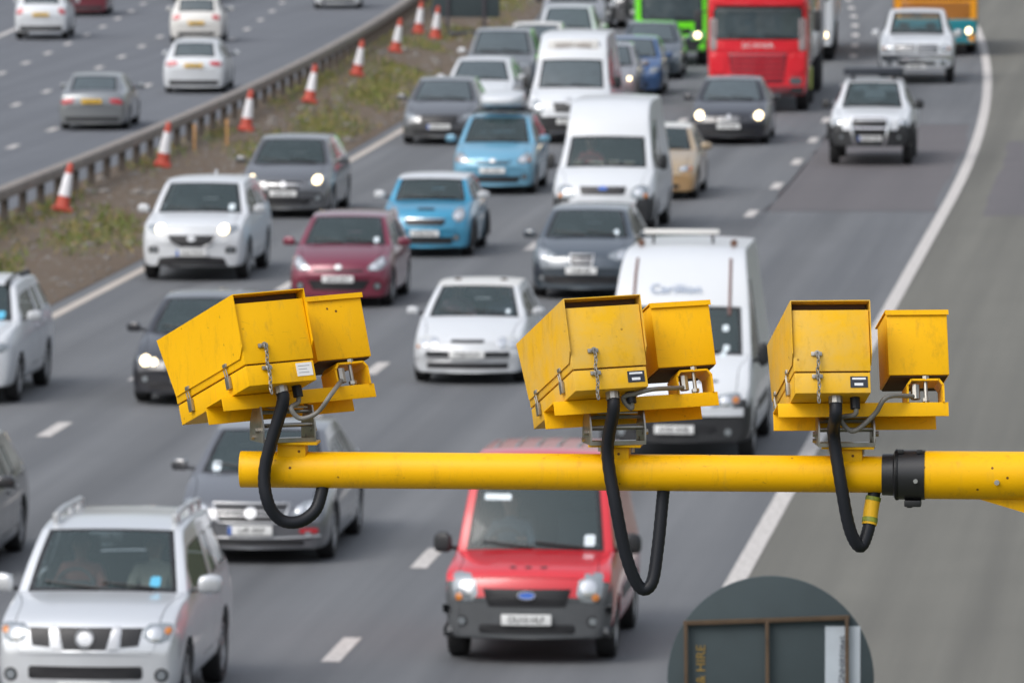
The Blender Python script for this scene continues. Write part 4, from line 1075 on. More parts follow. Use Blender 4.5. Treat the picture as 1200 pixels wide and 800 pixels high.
r28, t, p28, a28 = pickup(1074, 97, 'large white pickup with a broad twin grille, between the bus and the roof bar pickup', 2.0, 1.9, dict(body=P('white'), mirror=P('white')), dims(CABD, W=2.0, H=1.88, nose=(.80, 1.04, 1.14), nw=(.74, .78, .80), cowl=(1.4, 1.27), yr=2.05, wr=.70, belt=(1.22, 1.24), wb=3.3, wb2=3.3, L=4.1, yR=3.5, yT=3.9, rear=(4.0, 1.27), yB=2.7),
    dict(lights=[(.62, .86), (.88, .84), (.90, 1.0), (.64, 1.03)], bulbs=[(.76, .94, .05)], amber=[(.85, .93, .035)], grille=box_poly(.03, .56, .84, 1.03), intake=box_poly(-.5, .5, .50, .58), plate=(.46, 'US 4471'), fogs=[(.7, .55, .06)]), L=5.8)
feat(r28, t, 'grille', box_poly(-.56, -.03, .84, 1.03), GRILLE, .004)
bars(r28, t, 'grille_bar', .05, .54, (.90, .96), .03, SILVERTRIM); bars(r28, t, 'grille_bar', -.54, -.05, (.90, .96), .03, SILVERTRIM)
feat(r28, t, 'chrome_bumper', box_poly(-.92, .92, .60, .76, .04), CHROME, .02)

# ---- lorry, truck and bus fronts
def box_cab(name, px, py, label, cat, W, H, Lc, zs, pm, foh=1.3, r=.48, bow=.16, glass_z=(1.5, 2.3), glass_hw=.86, box=None, wb=3.6, ze=None):
    """a forward-control cab: upright front with a big windscreen, optional body behind"""
    p, a = place(px, py); hw = W / 2
    st = [S(0, H - .42, .86, H - .6, .92, .94, bow, zs), S(.10, H - .16, .88, H - .5, .97, .985, bow, zs), S(.32, H - .02, .88, H - .48, .99, 1, bow * .5, zs), S(.9, H, .88, H - .5, .99, 1, 0, zs),
          S(Lc - .3, H, .88, H - .5, .99, 1, 0, zs), S(Lc, H - .1, .86, H - .55, .97, .98, 0, zs)]
    reg = lambda k, q: BODY
    src, t = build_shell(st, W, zs, reg, [(0, r + .08)] if foh < Lc else [], front_y=foh, cap=.55, rows_crease={3: .5, 9: .6})
    root = empty(name, p, (0, 0, a)); tag(root, label, cat)
    b = take(src, lambda f: f.material_index == BODY); finish(b, 'cab', pm['body'], root, 38)
    b = take(src, lambda f: f.material_index == WELL)
    if b: finish(b, 'wheel_well', ARCH, root)
    src.free()
    z0, z1 = glass_z; g_ = glass_hw * hw
    feat(root, t, 'windscreen', box_poly(-g_, g_, z0, z1, .08), GLASS_OP, .006)
    frame_line(root, t, 'windscreen_seal', box_poly(-g_, g_, z0, z1, .08), .02, FRIT, .008, True)
    for sg in (1, -1):
        feat(root, t, 'side_window', [(-foh + .45, z0 + .05), (-foh + 1.25, z0 + .05), (-foh + 1.25, z1 - .05), (-foh + .6, z1 - .05)], GLASS_OP, .006, side=sg)
        bm = bmesh.new(); add_box(bm, (sg * (hw + .20), -foh + .15, (z0 + z1) / 2 + .05), (.20, .12, .52), bevel=.04); add_tube(bm, [(sg * (hw - .05), -foh + .3, z1 - .1), (sg * (hw + .18), -foh + .17, z1 - .12)], .02, 6)
        finish(bm, 'mirror', pm.get('mirror', PLASTIC), root)
    for xa, xb in ((-.6, -.05), (.1, .65)):
        frame_line(root, t, 'wiper', [(xa * hw, z0 + .12), (xb * hw, z0 + .03)], .014, PLASTIC, .03)
    add_wheels(root, (0,), hw - .04, r, .3, 'steel')
    if box:
        bw, bh, y0, y1, zb, mat = box
        bm = bmesh.new(); add_box(bm, (0, (y0 + y1) / 2, (zb + bh) / 2), (bw, y1 - y0, bh - zb), bevel=.05); finish(bm, 'load_box', mat, root)
        bm = bmesh.new(); add_box(bm, (0, (y0 + y1) / 2 - .6, zb - .16), (.9, y1 - y0 + 1.0, .26)); finish(bm, 'chassis', PLASTIC, root)
        add_wheels(root, (wb,) if y1 < 9 else (wb, y1 - 2.6, y1 - 1.3), hw - .04, r, .34, 'steel')
    return root, t, p

LR = P('lorryred'); DRED = paint('deep red paint', (.17, .006, .018))
r25, t, p = box_cab('lorry', 890, 129, 'bright red lorry with a slatted red grille, facing us in the second lane', 'lorry', 2.5, 3.3, 2.2, .42, dict(body=LR, mirror=PLASTIC), glass_z=(1.80, 2.56), box=(2.5, 3.5, 1.2, 12.5, 1.1, P('lightgrey')))
feat(r25, t, 'sun_visor', box_poly(-1.1, 1.1, 2.62, 2.80, .04), LR, .16, depth=.05)
feat(r25, t, 'upper_panel', box_poly(-1.02, 1.02, 1.50, 1.74, .03), LR, .02)
feat(r25, t, 'grille', [(-.72, 1.44), (-.62, .72), (.62, .72), (.72, 1.44)], DRED, .012)
bars(r25, t, 'grille_slat', -.64, .64, (1.37, 1.24, 1.11, .98, .85), .045, LR, .022)
h = t.ray_cast(Vector((0, -6, 1.64)), Vector((0, 1, 0))); lt = obj('name_lettering', text_mesh('SCANIA', .17), plain('chrome letters', (.7, .68, .68), .3), r25); lt.location = (0, h[0].y - .03, 1.63); lt.scale = (1.3, 1, 1)
feat(r25, t, 'headlight', box_poly(.78, 1.08, .68, .86, .05), LAMPDARK, .02, True)
feat(r25, t, 'lower_bumper', box_poly(-.80, .80, .46, .64, .03), DRED, .02)
feat(r25, t, 'bumper_corner', box_poly(.80, 1.16, .44, .62, .03), PLASTIC, .012, True)
feat(r25, t, 'corner_panel', box_poly(.80, 1.14, .95, 1.42, .05), LR, .03, True)
add_plate(r25, t, .52, 'PX11 KTE', x=0)
bm = bmesh.new(); add_box(bm, (1.21, .95, .75), (.10, .5, .55), bevel=.03); finish(bm, 'lime_side_panel', plain('lime side panel', (.42, .52, .10), .5), r25)
for sg in (1, -1): feat(r25, t, 'corner_deflector', box_poly(1.0, 1.17, 1.5, 2.3, .05) if sg > 0 else mir(box_poly(1.0, 1.17, 1.5, 2.3, .05)), plain('grey corner deflector', (.32, .27, .27), .4), .02)
feat(r25, t, 'bumper_lower_trim', box_poly(-1.16, 1.16, .40, .50, .02), PLASTIC, .026)

r24, t, p = box_cab('box_truck', 788, 76, 'lime green box truck facing us beside the red lorry', 'truck', 2.05, 2.5, 1.9, .40, dict(body=P('green'), mirror=PLASTIC), r=.38, foh=1.0, glass_z=(1.25, 1.95), glass_hw=.80, box=(2.2, 3.3, 1.0, 5.2, .9, P('green')), wb=3.4)
feat(r24, t, 'header_panel', box_poly(-.8, .8, 2.0, 2.16, .04), paint('dark green paint', (.03, .22, .02)), .02)
feat(r24, t, 'grille', box_poly(-.55, .55, .88, 1.04), GRILLE, .006); feat(r24, t, 'front_bumper', box_poly(-.98, .98, .42, .72, .05), PLASTIC, .02)
headlights(r24, t, box_poly(.50, .90, .76, .95, .05), True, LENS, [(.72, .85, .09)]); add_plate(r24, t, .56, 'LX56 GRN')

r30, t, p = box_cab('lorry', 928, 70, 'white lorry with a lit headlamp, mostly hidden behind the red lorry', 'lorry', 2.45, 3.0, 2.1, .42, dict(body=P('white'), mirror=PLASTIC), glass_z=(1.7, 2.4), box=(2.5, 3.6, 1.2, 9.5, 1.0, P('white')))
feat(r30, t, 'grille', box_poly(-.7, .7, .9, 1.5), GRILLE, .006); feat(r30, t, 'front_bumper', box_poly(-1.15, 1.15, .44, .80, .05), P('white'), .02)
headlights(r30, t, box_poly(.72, 1.08, .62, .84, .05), True, LENS, [(.92, .73, .10)]); add_plate(r30, t, .55, 'FN59 HAO')

r29, t, p = box_cab('bus', 1096, 62, 'orange and teal single deck bus cut off by the top edge at the right', 'bus', 2.42, 2.95, 9.5, .34, dict(body=P('orange'), mirror=P('teal')), foh=2.2, r=.46, glass_z=(1.62, 2.62), glass_hw=.88)
feat(r29, t, 'front_skirt', box_poly(-1.16, 1.16, .36, 1.04, .06), P('teal'), .035, depth=.12)
feat(r29, t, 'front_band', box_poly(-.98, .98, 1.06, 1.52, .04), paint('deep orange paint', (.36, .13, .015)), .012)
headlights(r29, t, box_poly(.62, 1.08, .62, .82, .06), True, LENS, [(.92, .72, .10)]); add_plate(r29, t, .5, 'YX54 FTO')
for sg in (1, -1): feat(r29, t, 'side_skirt', [(-2.12, .36), (7.0, .36), (7.0, 1.04), (-2.12, 1.04)], P('teal'), .02, side=sg)

# ------------------------------------------------------------------ the far carriageway, cars seen from behind
def tail(root, t, L, lights, plate_z, text, bump=None, tl=TAIL):
    feat(root, t, 'tail_lamp', chaikin(lights, 1), tl, .008, True, rear=True, dome=.01)
    add_plate(root, t, plate_z, text, PLATE_Y, True)
    if bump: feat(root, t, 'bumper_insert', bump, PLASTIC, .006, rear=True)
    bm = bmesh.new(); add_tube(bm, [(.5, 3.3, .22), (.5, 3.62, .22)], .03, 10); finish(bm, 'exhaust', PLASTIC, root)
opp = [
 ('saloon_car', 112, 151, dims(SALOON, W=1.80, H=1.42), 'pewter', 'pewter saloon seen from behind, nearest car on the far carriageway', [(.46, .84), (.78, .80), (.80, .66), (.46, .72)], .76, 'KV56 OTR', box_poly(-.7, .7, .24, .36)),
 ('estate_car', 230, 108, dims(ESTATE, W=1.78, H=1.48), 'white', 'white estate car seen from behind with a dark rear window, far carriageway', [(.44, .92), (.76, .90), (.80, .76), (.46, .80)], .80, 'GX10 BFA', box_poly(-.7, .7, .24, .38)),
 ('hatchback', 231, 50, dims(HATCH, W=1.76), 'offwhite', 'off white hatchback seen from behind, straight ahead of the white estate car', [(.50, .92), (.74, .90), (.78, .74), (.52, .78)], .66, 'LN09 KSU', box_poly(-.6, .6, .24, .36)),
 ('suv', 50, 46, dims(SUV, W=1.76, H=1.6), 'white', 'white SUV seen from behind at the top left corner', [(.56, 1.05), (.78, 1.0), (.80, .82), (.60, .86)], .84, 'RV61 HYE', box_poly(-.7, .7, .30, .46)),
 ('saloon_car', 99, 18, dims(SALOON, W=1.76), 'claret', 'dark red saloon seen from behind beside the white corner SUV', [(.46, .84), (.78, .80), (.80, .66), (.46, .72)], .72, 'NA03 DWP', box_poly(-.7, .7, .24, .36)),
 ('hatchback', 396, 10, dims(HATCH, W=1.75), 'silver', 'silver hatchback seen from behind, cut by the top edge left of the cones', [(.50, .92), (.74, .90), (.78, .74), (.52, .78)], .66, 'OY07 CLM', box_poly(-.6, .6, .24, .36)),
 ('saloon_car', 230, 2, dims(SALOON, W=1.75), 'navy', 'dark saloon whose tyres show at the top edge above the off white hatchback', [(.46, .84), (.78, .80), (.80, .66), (.46, .72)], .72, 'BT58 EOJ', box_poly(-.7, .7, .24, .36)),
]
for nm, px, py, D, pn, lb, lts, pz, tx, bmp in opp:
    q, a = place(px, py, -1.0, True); a += .02
    # px,py is the rear axle: shift the origin to the front axle ahead of it
    d = Vector((math.sin(a - math.pi) * -1, math.cos(a - math.pi), 0)) * D['wb']
    r_, t = car(nm, q + d, a, lb, 'car', D, dict(body=P(pn)), near=False)
    tail(r_, t, D['L'], lts, pz, tx, bmp)
    face(r_, t, lights=[(.5, .6), (.76, .62), (.8, .72), (.55, .7)], grille=box_poly(-.4, .4, .52, .62), plate=(.42, tx))

# ------------------------------------------------------------------ people seen through the windscreens
SKIN = plain('skin', (.42, .25, .18), .55, vary=.1)
def person_mesh(driver=True):
    bm = bmesh.new(); sk = bm.verts.layers.skin.verify()
    def v(p, r, r2=None): x = bm.verts.new(p); x[sk].radius = (r, r2 or r); return x
    def chain(a, pts):
        for p, r in pts:
            b = v(p, r); bm.edges.new((a, b)); a = b
        return a
    pel = v((0, .02, .10), .155, .12); pel[sk].use_root = True
    wst = v((0, .07, .26), .14, .11); bm.edges.new((pel, wst))
    ch = v((0, .12, .44), .165, .115); bm.edges.new((wst, ch))
    nk = chain(ch, [((0, .13, .56), .075), ((0, .12, .62), .055)])
    hd = chain(nk, [((0, .095, .70), .085), ((0, .09, .77), .098), ((0, .10, .84), .075)])
    for s in (-1, 1):
        chain(pel, [((s * .11, -.06, .09), .095), ((s * .14, -.40, .12), .075), ((s * .14, -.46, -.12), .055), ((s * .14, -.52, -.34), .042), ((s * .14, -.64, -.38), .04)])
        sh = chain(ch, [((s * .17, .12, .50), .072), ((s * .235, .04, .32), .055)])
        if driver: h = chain(sh, [((s * .22, -.14, .30), .042), ((s * .17, -.33, .40), .032), ((s * .165, -.40, .42), .036)]); base, dr = Vector((s * .165, -.40, .42)), Vector((0, -.7, -.5))
        else: h = chain(sh, [((s * .2, -.12, .19), .042), ((s * .11, -.28, .20), .032), ((s * .09, -.35, .19), .036)]); base, dr = Vector((s * .09, -.35, .19)), Vector((-s * .2, -1, -.15))
        for k, ln in enumerate((.05, .058, .055, .042)):
            o = Vector((s * (-.028 + .019 * k), 0, 0)); q = base + o + dr * .035
            chain(h, [(q, .0105), (q + dr * ln * .7, .0095), (q + dr * ln * .8 + Vector((0, .015, -.03)), .008)])
        chain(h, [(base + Vector((-s * .045, -.01, .005)), .011), (base + Vector((-s * .06, -.045, .0)), .009)])
    me = bpy.data.meshes.new('person'); bm.to_mesh(me); bm.free()
    o = bpy.data.objects.new('person', me); COL.objects.link(o)
    o.modifiers.new('k', 'SKIN').use_smooth_shade = True; md = o.modifiers.new('s', 'SUBSURF'); md.levels = md.render_levels = 1
    out = bpy.data.meshes.new_from_object(o.evaluated_get(bpy.context.evaluated_depsgraph_get())); bpy.data.objects.remove(o)
    bm = bmesh.new(); bm.from_mesh(out)
    # nose, brow and ears drawn out of the head
    for x in bm.verts:
        c = x.co
        if c.z > .64:
            if abs(c.x) < .02 and c.y < .04 and .70 < c.z < .78: c.y -= .018
            if abs(c.x) > .075 and .70 < c.z < .79 and abs(c.y - .1) < .035: c.x *= 1.13
    for f in bm.faces:
        c = f.calc_center_median(); f.smooth = True
        hand = (c.y < -.345 and c.z > .25) if driver else (c.y < -.27 and c.z > .13 and abs(c.x) < .2 and c.y > -.48 and c.z < .27 and abs(c.x) < .14 and c.z > .15)
        f.material_index = 1 if (c.z > .60 or hand) else (2 if c.z < .17 else 0)
    bm.to_mesh(out); bm.free()
    return out
PM = {True: person_mesh(True), False: person_mesh(False)}
def person(root, D, x, row, shirt, label, driver=True):
    me = PM[driver].copy(); o = obj('person', me, [plain('shirt ' + str(shirt), shirt, .85), SKIN, plain('dark trousers', (.03, .032, .045), .9)])
    loc = Vector((x, D['cowl'][0] - D['foh'] + row + .20, D.get('seat', .5) + .06))
    o.location = root.matrix_basis @ loc; o.rotation_euler = root.rotation_euler
    tag(o, label, 'person')
    bm = bmesh.new(); bmesh.ops.create_icosphere(bm, subdivisions=3, radius=.104, matrix=Matrix.Translation((0, .105, .79)) @ Matrix.Diagonal((.93, 1.05, 1.0, 1)))
    bmesh.ops.delete(bm, geom=[v_ for v_ in bm.verts if v_.co.z < .735 or (v_.co.y < .06 and v_.co.z < .82)], context='VERTS')
    finish(bm, 'hair', plain('hair', (.05, .032, .02), .7), o)
person(r1, D1, -.38, 1.0, (.42, .16, .12), 'driver in a rust coloured top at the wheel of the silver SUV')
person(r1, D1, .36, 1.0, (.5, .46, .38), 'passenger in a pale top in the front of the silver SUV', False)
person(r2, D2, -.36, 1.0, (.12, .16, .2), 'driver in a dark blue top at the wheel of the red van')
D7 = dims(HATCH, cowl=(1.05, .94), foh=.82, seat=.46)
person(r7, D7, -.34, .95, (.45, .25, .28), 'driver in a dusty pink top in the white older hatchback')
person(r7, D7, .34, .95, (.30, .33, .42), 'passenger in a blue grey top in the white older hatchback', False)
person(r15, dims(VAN, cowl=(.85, 1.28)), -.38, 1.0, (.62, .14, .13), 'driver in a red top in the tall domed white van')

# ------------------------------------------------------------------ the yellow arm, its mast and the three cameras
def yellow(name, col, chip=.0, fade=0.0, rough=.45):
    m, n, l, b = new_mat(name)
    c = mix_rgb(n, l, noise(n, l, 5, 5, .6), tuple(q * .93 for q in col), tuple(min(1, q * 1.07) for q in col))
    if fade:
        c = mix_rgb(n, l, ramp(n, l, noise(n, l, 6, 6, .65), [(.38, 0), (.68, fade)]), c, (.62, .42, .12))
    c = mix_rgb(n, l, ramp(n, l, noise(n, l, 18, 6, .75, sc3=(1, 1, .35)), [(.54, 0), (.78, .50)]), c, (.33, .17, .02))
    c = mix_rgb(n, l, ramp(n, l, noise(n, l, 30, 5, .7, sc3=(1, 1, .06)), [(.57, 0), (.76, .32)]), c, (.42, .26, .06))
    c = mix_rgb(n, l, ramp(n, l, noise(n, l, 55, 2, .5, dist=2.5, sc3=(.25, .25, 1)), [(.72, 0), (.75, .35)]), c, (.20, .10, .02))
    tc = n.new('ShaderNodeTexCoord'); vo = n.new('ShaderNodeTexVoronoi'); vo.inputs['Scale'].default_value = 26; l.new(tc.outputs['Object'], vo.inputs['Vector'])
    ds = ramp(n, l, vo.outputs['Distance'], [(.0, 1), (.09, 1), (.13, 0)])
    gate = ramp(n, l, noise(n, l, 9, 2), [(.60 - chip, 0), (.66 - chip, 1)])
    mu = n.new('ShaderNodeMath'); mu.operation = 'MULTIPLY'; l.new(ds, mu.inputs[0]); l.new(gate, mu.inputs[1])
    c = mix_rgb(n, l, mu.outputs[0], c, (.12, .045, .012))
    l.new(c, b.inputs['Base Color']); b.inputs['Roughness'].default_value = rough; b.inputs['Specular IOR Level'].default_value = .2
    bp = n.new('ShaderNodeBump'); bp.inputs['Strength'].default_value = .12; bp.inputs['Distance'].default_value = .004
    l.new(noise(n, l, 45, 3), bp.inputs['Height']); l.new(bp.outputs[0], b.inputs['Normal'])
    return m
Y1 = yellow('bright yellow paint', (.85, .455, .001)); Y2 = yellow('faded yellow paint', (.77, .43, .010), fade=.75); Y3 = yellow('pole yellow paint', (.80, .43, .001))
DARKGAP = plain('dark seal and painted shade', (.055, .028, .012), .85, vary=.4)  # dark seal colour; also paints shade into shield gap and illuminator underside
HOSE = plain('black ribbed hose', (.011, .013, .018), .5, spec=.3); STAINLESS = plain('stainless bracket', (.36, .345, .31), .36, .85, vary=.45, scale=22)
YP = 24.0
pl = at_y(282, 549.5, YP); ZP = pl.z; RP = .0545
arm = empty('gantry_arm', (pl.x, YP, ZP)); tag(arm, 'long yellow tubular arm on a mast carrying the three yellow cameras over the road', 'gantry arm')
X = lambda px: at_y(px, 555, YP).x - pl.x
bm = bmesh.new(); prof = [(RP - .006, .004), (RP - .006, 0), (RP - .001, 0), (RP, .002), (RP, X(1042)), (0, X(1042))]
add_lathe(bm, [(0, .05), (RP - .006, .05)] + prof[1:], 'X', 48); finish(bm, 'thin_pipe', Y3, arm)
bm = bmesh.new(); R2 = .0715; add_lathe(bm, [(RP - .01, X(1083)), (R2, X(1083)), (R2, X(1083) + 3.0)], 'X', 48); finish(bm, 'thick_pipe', Y3, arm)
bm = bmesh.new(); add_lathe(bm, [(RP, X(1034)), (.0615, X(1034)), (.0625, X(1047)), (.0735, X(1049)), (.0745, X(1084)), (RP, X(1084))], 'X', 48)
for k in range(3): add_lathe(bm, [(.0755, X(1049) + .001), (.0765, X(1051)), (.0755, X(1053))], 'X', 48)
add_box(bm, (X(1070), -.01, -.083), (.05, .05, .02), bevel=.004)
add_tube(bm, [(X(1066), 0, -.07), (X(1066), 0, -.098)], .009, 8)
for sx in (1056, 1078): add_box(bm, (X(sx), -.03, .072), (.018, .018, .012), bevel=.003)
col_o = finish(bm, 'black_collar', plain('black collar', (.015, .016, .018), .4), arm)
bm = bmesh.new(); add_tube(bm, [(X(1074), -.070, -.012), (X(1074), -.080, -.012)], .007, 8); add_tube(bm, [(X(1169), -.068, -.014), (X(1169), -.077, -.014)], .008, 8)
finish(bm, 'bolt', STEEL, arm)
bm = bmesh.new(); xm = X(1083) + 2.6
vv = [bm.verts.new((x, y, z)) for y in (-.012, .012) for x, z in ((X(1145), -.068), (xm, -.06), (xm, -.75), (xm - .1, -.75))]
for q in ((0, 1, 2, 3), (7, 6, 5, 4), (0, 4, 5, 1), (1, 5, 6, 2), (2, 6, 7, 3), (3, 7, 4, 0)): bm.faces.new([vv[i] for i in q])
finish(bm, 'gusset', Y3, arm, 0)
gz = .1 - ZP
bm = bmesh.new(); add_lathe(bm, [(0, gz), (.24, gz), (.24, gz + .03), (.16, gz + .035), (.14, gz + 1.8), (.12, .4), (0, .42)], 'Z', 32, (xm + .1, 0, 0)); finish(bm, 'mast', Y3, arm)

def slab(bm, x0, x1, y0, y1, z0, z1, bev=.003, mat=0): return add_box(bm, ((x0 + x1) / 2, (y0 + y1) / 2, (z0 + z1) / 2), (x1 - x0, y1 - y0, z1 - z0), bevel=bev, mat=mat)
def enforcement_camera(label, corner, yaw, roll, lid, neck_px, hose, cable, white_label, illum_mat, extra_tape=False):
    pitch = R(18)
    d0 = ray(*corner); vy = math.atan2(-d0.x, d0.y)
    A = (Matrix.Rotation(vy + yaw, 3, 'Z') @ Matrix.Rotation(roll, 3, 'Y') @ Matrix.Rotation(-pitch, 3, 'X'))
    cpt = at_y(corner[0], corner[1], YP - .14)
    org = cpt - A @ Vector((-.119, -.012, .279))
    nx = at_y(neck_px, 525, YP).x
    base = Vector((nx, YP, ZP + RP - .01))
    root = empty('enforcement_camera', base); tag(root, label, 'camera')
    M = Matrix.Translation(org - base) @ A.to_4x4()
    def fin(bm, nm, mat, parent=None, sm=35, m=M):
        bm.transform(m); bmesh.ops.recalc_face_normals(bm, faces=bm.faces[:]) ; return finish(bm, nm, mat, parent or root, sm)
    hw = .1125
    # lower tray and hinged lid of the housing, lid a hair wider
    bm = bmesh.new(); slab(bm, -hw, hw, .0, .50, .0, .062); tray = fin(bm, 'housing_tray', lid)
    bm = bmesh.new(); slab(bm, -hw - .002, hw + .002, -.002, .502, .066, .252); lid_o = fin(bm, 'housing_lid', lid)
    bm = bmesh.new(); slab(bm, -hw + .006, hw - .006, .006, .494, .05, .08, 0); fin(bm, 'lid_seal', DARKGAP)
    bm = bmesh.new(); slab(bm, -.075, .075, .50, .506, .09, .23, 0); fin(bm, 'lens_window', GLASS_OP)
    # folded sun shield: roof sheet and two cheeks, standing off the lid
    T = .0025; so = hw + .0065
    bm = bmesh.new()
    slab(bm, -so, so, -.012, .555, .276, .279, 0)
    cheek = [(-.012, .276), (-.012, .118), (.016, .088), (.49, .088), (.555, .276)]
    for sg in (-1, 1):
        x0, x1 = (sg * so, sg * (so - T)); a_ = [bm.verts.new((x0, y, z)) for y, z in cheek]; b_ = [bm.verts.new((x1, y, z)) for y, z in cheek]
        bm.faces.new(a_); bm.faces.new(b_[::-1])
        for i in range(len(cheek)): bm.faces.new((a_[i], b_[i], b_[(i + 1) % 5], a_[(i + 1) % 5]))
    fin(bm, 'sun_shield', lid, sm=20)
    bm = bmesh.new()
    for x in (-.08, 0, .08): slab(bm, x - .014, x + .014, .05, .45, .252, .276, 0)
    slab(bm, -hw + .002, hw - .002, .03, .04, .253, .275, 0)
    fin(bm, 'shield_spacer', DARKGAP)  # dark colour carries the shade of the gap under the shield
    # channel the boxes stand on
    bm = bmesh.new(); slab(bm, -.150, .360, .12, .124, -.044, -.002, .001); slab(bm, -.150, .360, .124, .24, -.006, -.002, 0); slab(bm, -.150, .338, .236, .24, -.058, -.002, .001); fin(bm, 'base_channel', Y1)
    # illuminator in a U bracket
    ix0, ix1, iz0, iz1 = .184, .366, .080, .272
    bm = bmesh.new(); slab(bm, ix0, ix1, .115, .315, iz0, iz1, .004); ill = fin(bm, 'illuminator', illum_mat)
    bm = bmesh.new(); slab(bm, ix0 - .004, ix1 + .004, .108, .335, iz1 + .002, iz1 + .005, 0); slab(bm, ix0 - .004, ix1 + .004, .108, .111, iz1 - .010, iz1 + .002, 0); fin(bm, 'lid_lip', illum_mat, ill)
    bm = bmesh.new(); slab(bm, ix0 + .006, ix1 - .006, .121, .310, iz0 - .004, iz0 + .001, 0); fin(bm, 'underside', DARKGAP, ill)  # dark sheet: shade below the box put into its colour
    bm = bmesh.new()
    pts = [(ix0 + .055, .0), (ix0 + .055, .050), (ix0 + .067, .066), (ix1 - .032, .066), (ix1 - .020, .050), (ix1 - .020, .0)]
    for (xa, za), (xb, zb) in zip(pts, pts[1:]):
        L_ = math.hypot(xb - xa, zb - za); an = math.atan2(zb - za, xb - xa)
        add_box(bm, ((xa + xb) / 2, .165, (za + zb) / 2), (L_ + .004, .10, .006), Matrix.Rotation(-an, 3, 'Y'))
    fin(bm, 'illuminator_bracket', Y1, ill, 50)
    bm = bmesh.new(); add_tube(bm, [(.295, .13, -.004), (.295, .13, .088)], .006, 8); add_tube(bm, [(.295, .125, .066), (.295, .125, .078)], .011, 6); add_tube(bm, [(.295, .13, .002), (.295, .13, .012)], .012, 6); add_tube(bm, [(.265, .14, .012), (.265, .14, .055)], .014, 8)
    fin(bm, 'pivot_bolt', STAINLESS, ill)
    # latches on the near cheek, stud and chain on the back
    for y in (.12, .40):
        bm = bmesh.new(); slab(bm, -hw - .012, -hw - .001, y - .012, y + .012, .020, .058, .002); add_tube(bm, [(-hw - .008, y - .008, .056), (-hw - .011, y - .008, .080), (-hw - .011, y + .008, .080), (-hw - .008, y + .008, .056)], .0022, 6); slab(bm, -hw - .012, -hw - .002, y - .012, y + .012, .086, .098, .002)
        fin(bm, 'latch', STAINLESS)
    bm = bmesh.new()
    for z in (.118, .050): add_tube(bm, [(-.045, .0, z), (-.045, -.016, z)], .009, 8); slab(bm, -.062, -.030, -.008, -.003, z - .006, z + .006, .001)
    fin(bm, 'padlock_stud', STAINLESS)
    plumb = A.transposed() @ Vector((0, 0, -1)); plumb /= abs(plumb.z)
    bm = bmesh.new(); z = .112; k = 0
    while z > -.035:
        pts = [Vector((.0045 * math.cos(a), 0, .0085 * math.sin(a))) for a in [i * math.pi / 5 for i in range(11)]]
        rt = Matrix.Rotation(R(90) * (k % 2) + R(25), 3, 'Z')
        add_tube(bm, [rt @ q + Vector((-.045 + plumb.x * (.112 - z) + .002 * math.sin(k), -.02, z)) for q in pts], .0021, 5, caps=False); z -= .0115; k += 1
    fin(bm, 'chain', STAINLESS)
    # label
    bm = bmesh.new(); slab(bm, .052, .104, -.0015, .0, .016, .050 if not white_label else .056, 0)
    lb = fin(bm, 'label', plain('white label', (.74, .74, .73), .4) if white_label else plain('black label', (.02, .024, .035), .35))
    bm = bmesh.new()
    rows_ = ((.040, .046, .058, .098), (.022, .030, .064, .090)) if not white_label else ((.046, .048, .058, .096), (.036, .038, .058, .086), (.026, .028, .058, .092))
    for za, zb, xa, xb in rows_: slab(bm, xa, xb, -.0022, -.0014, za, zb, 0)
    fin(bm, 'label_print', plain('pale print', (.7, .72, .74), .4) if not white_label else plain('grey print', (.4, .4, .42), .5), lb)
    # glands
    bm = bmesh.new(); add_tube(bm, [(.012, .045, .004), (.012, .045, -.022)], .021, 10); add_tube(bm, [(.012, .045, -.02), (.012, .045, -.045)], [.017, .019], 10); fin(bm, 'hose_gland', STAINLESS)
    bm = bmesh.new(); add_tube(bm, [(.072, .06, .002), (.072, .06, -.034)], .015, 10); fin(bm, 'cable_gland', HOSE)
    # stainless pan and tilt bracket down to the arm
    B = Matrix.Rotation(vy + yaw * .8, 3, 'Z').to_4x4()
    top = (M @ Vector((.045, .18, -.046))); hgt = top.z
    cx = (top.x * .6)
    MB_ = Matrix.Translation((cx, 0, 0)) @ B
    zb0 = .042; zt0 = hgt + .02
    bm = bmesh.new()
    for sg in (-1, 1):
        pr = [(-.055, zb0), (.055, zb0), (.055, zb0 + .05), (.03, zt0), (-.03, zt0), (-.055, zb0 + .05)]
        a_ = [bm.verts.new((sg * .085, y, z)) for y, z in pr]; b_ = [bm.verts.new((sg * .080, y, z)) for y, z in pr]
        bm.faces.new(a_); bm.faces.new(b_[::-1])
        for i in range(6): bm.faces.new((a_[i], b_[i], b_[(i + 1) % 6], a_[(i + 1) % 6]))
        add_tube(bm, [(sg * .078, -.02, zb0 + .035), (sg * .098, -.02, zb0 + .035)], .009, 6); add_tube(bm, [(sg * .078, .02, zb0 + .012), (sg * .094, .02, zb0 + .012)], .007, 6)
    slab(bm, -.083, .083, -.055, .055, zb0, zb0 + .005, 0); slab(bm, -.083, .083, -.057, -.053, zb0, zb0 + .012, 0)
    for y, z in ((-.03, zb0 + .05), (.03, zb0 + .042), (0, zt0 - .02)): add_tube(bm, [(-.085, y, z), (.085, y, z)], .0055, 8)
    slab(bm, -.06, .06, -.05, .05, zt0 - .006, zt0 - .002, 0)
    add_tube(bm, [(.05, -.03, zb0 + .006), (.05, -.03, zb0 - .025)], .006, 6); add_tube(bm, [(-.05, -.03, zb0 + .006), (-.05, -.03, zb0 - .02)], .006, 6)
    fin(bm, 'tilt_bracket', STAINLESS, m=MB_)
    bm = bmesh.new(); slab(bm, -.043, .043, -.036, .036, -.03, zb0 - .008, .006); slab(bm, -.078, .078, -.05, .05, zb0 - .008, zb0 - .001, .001)
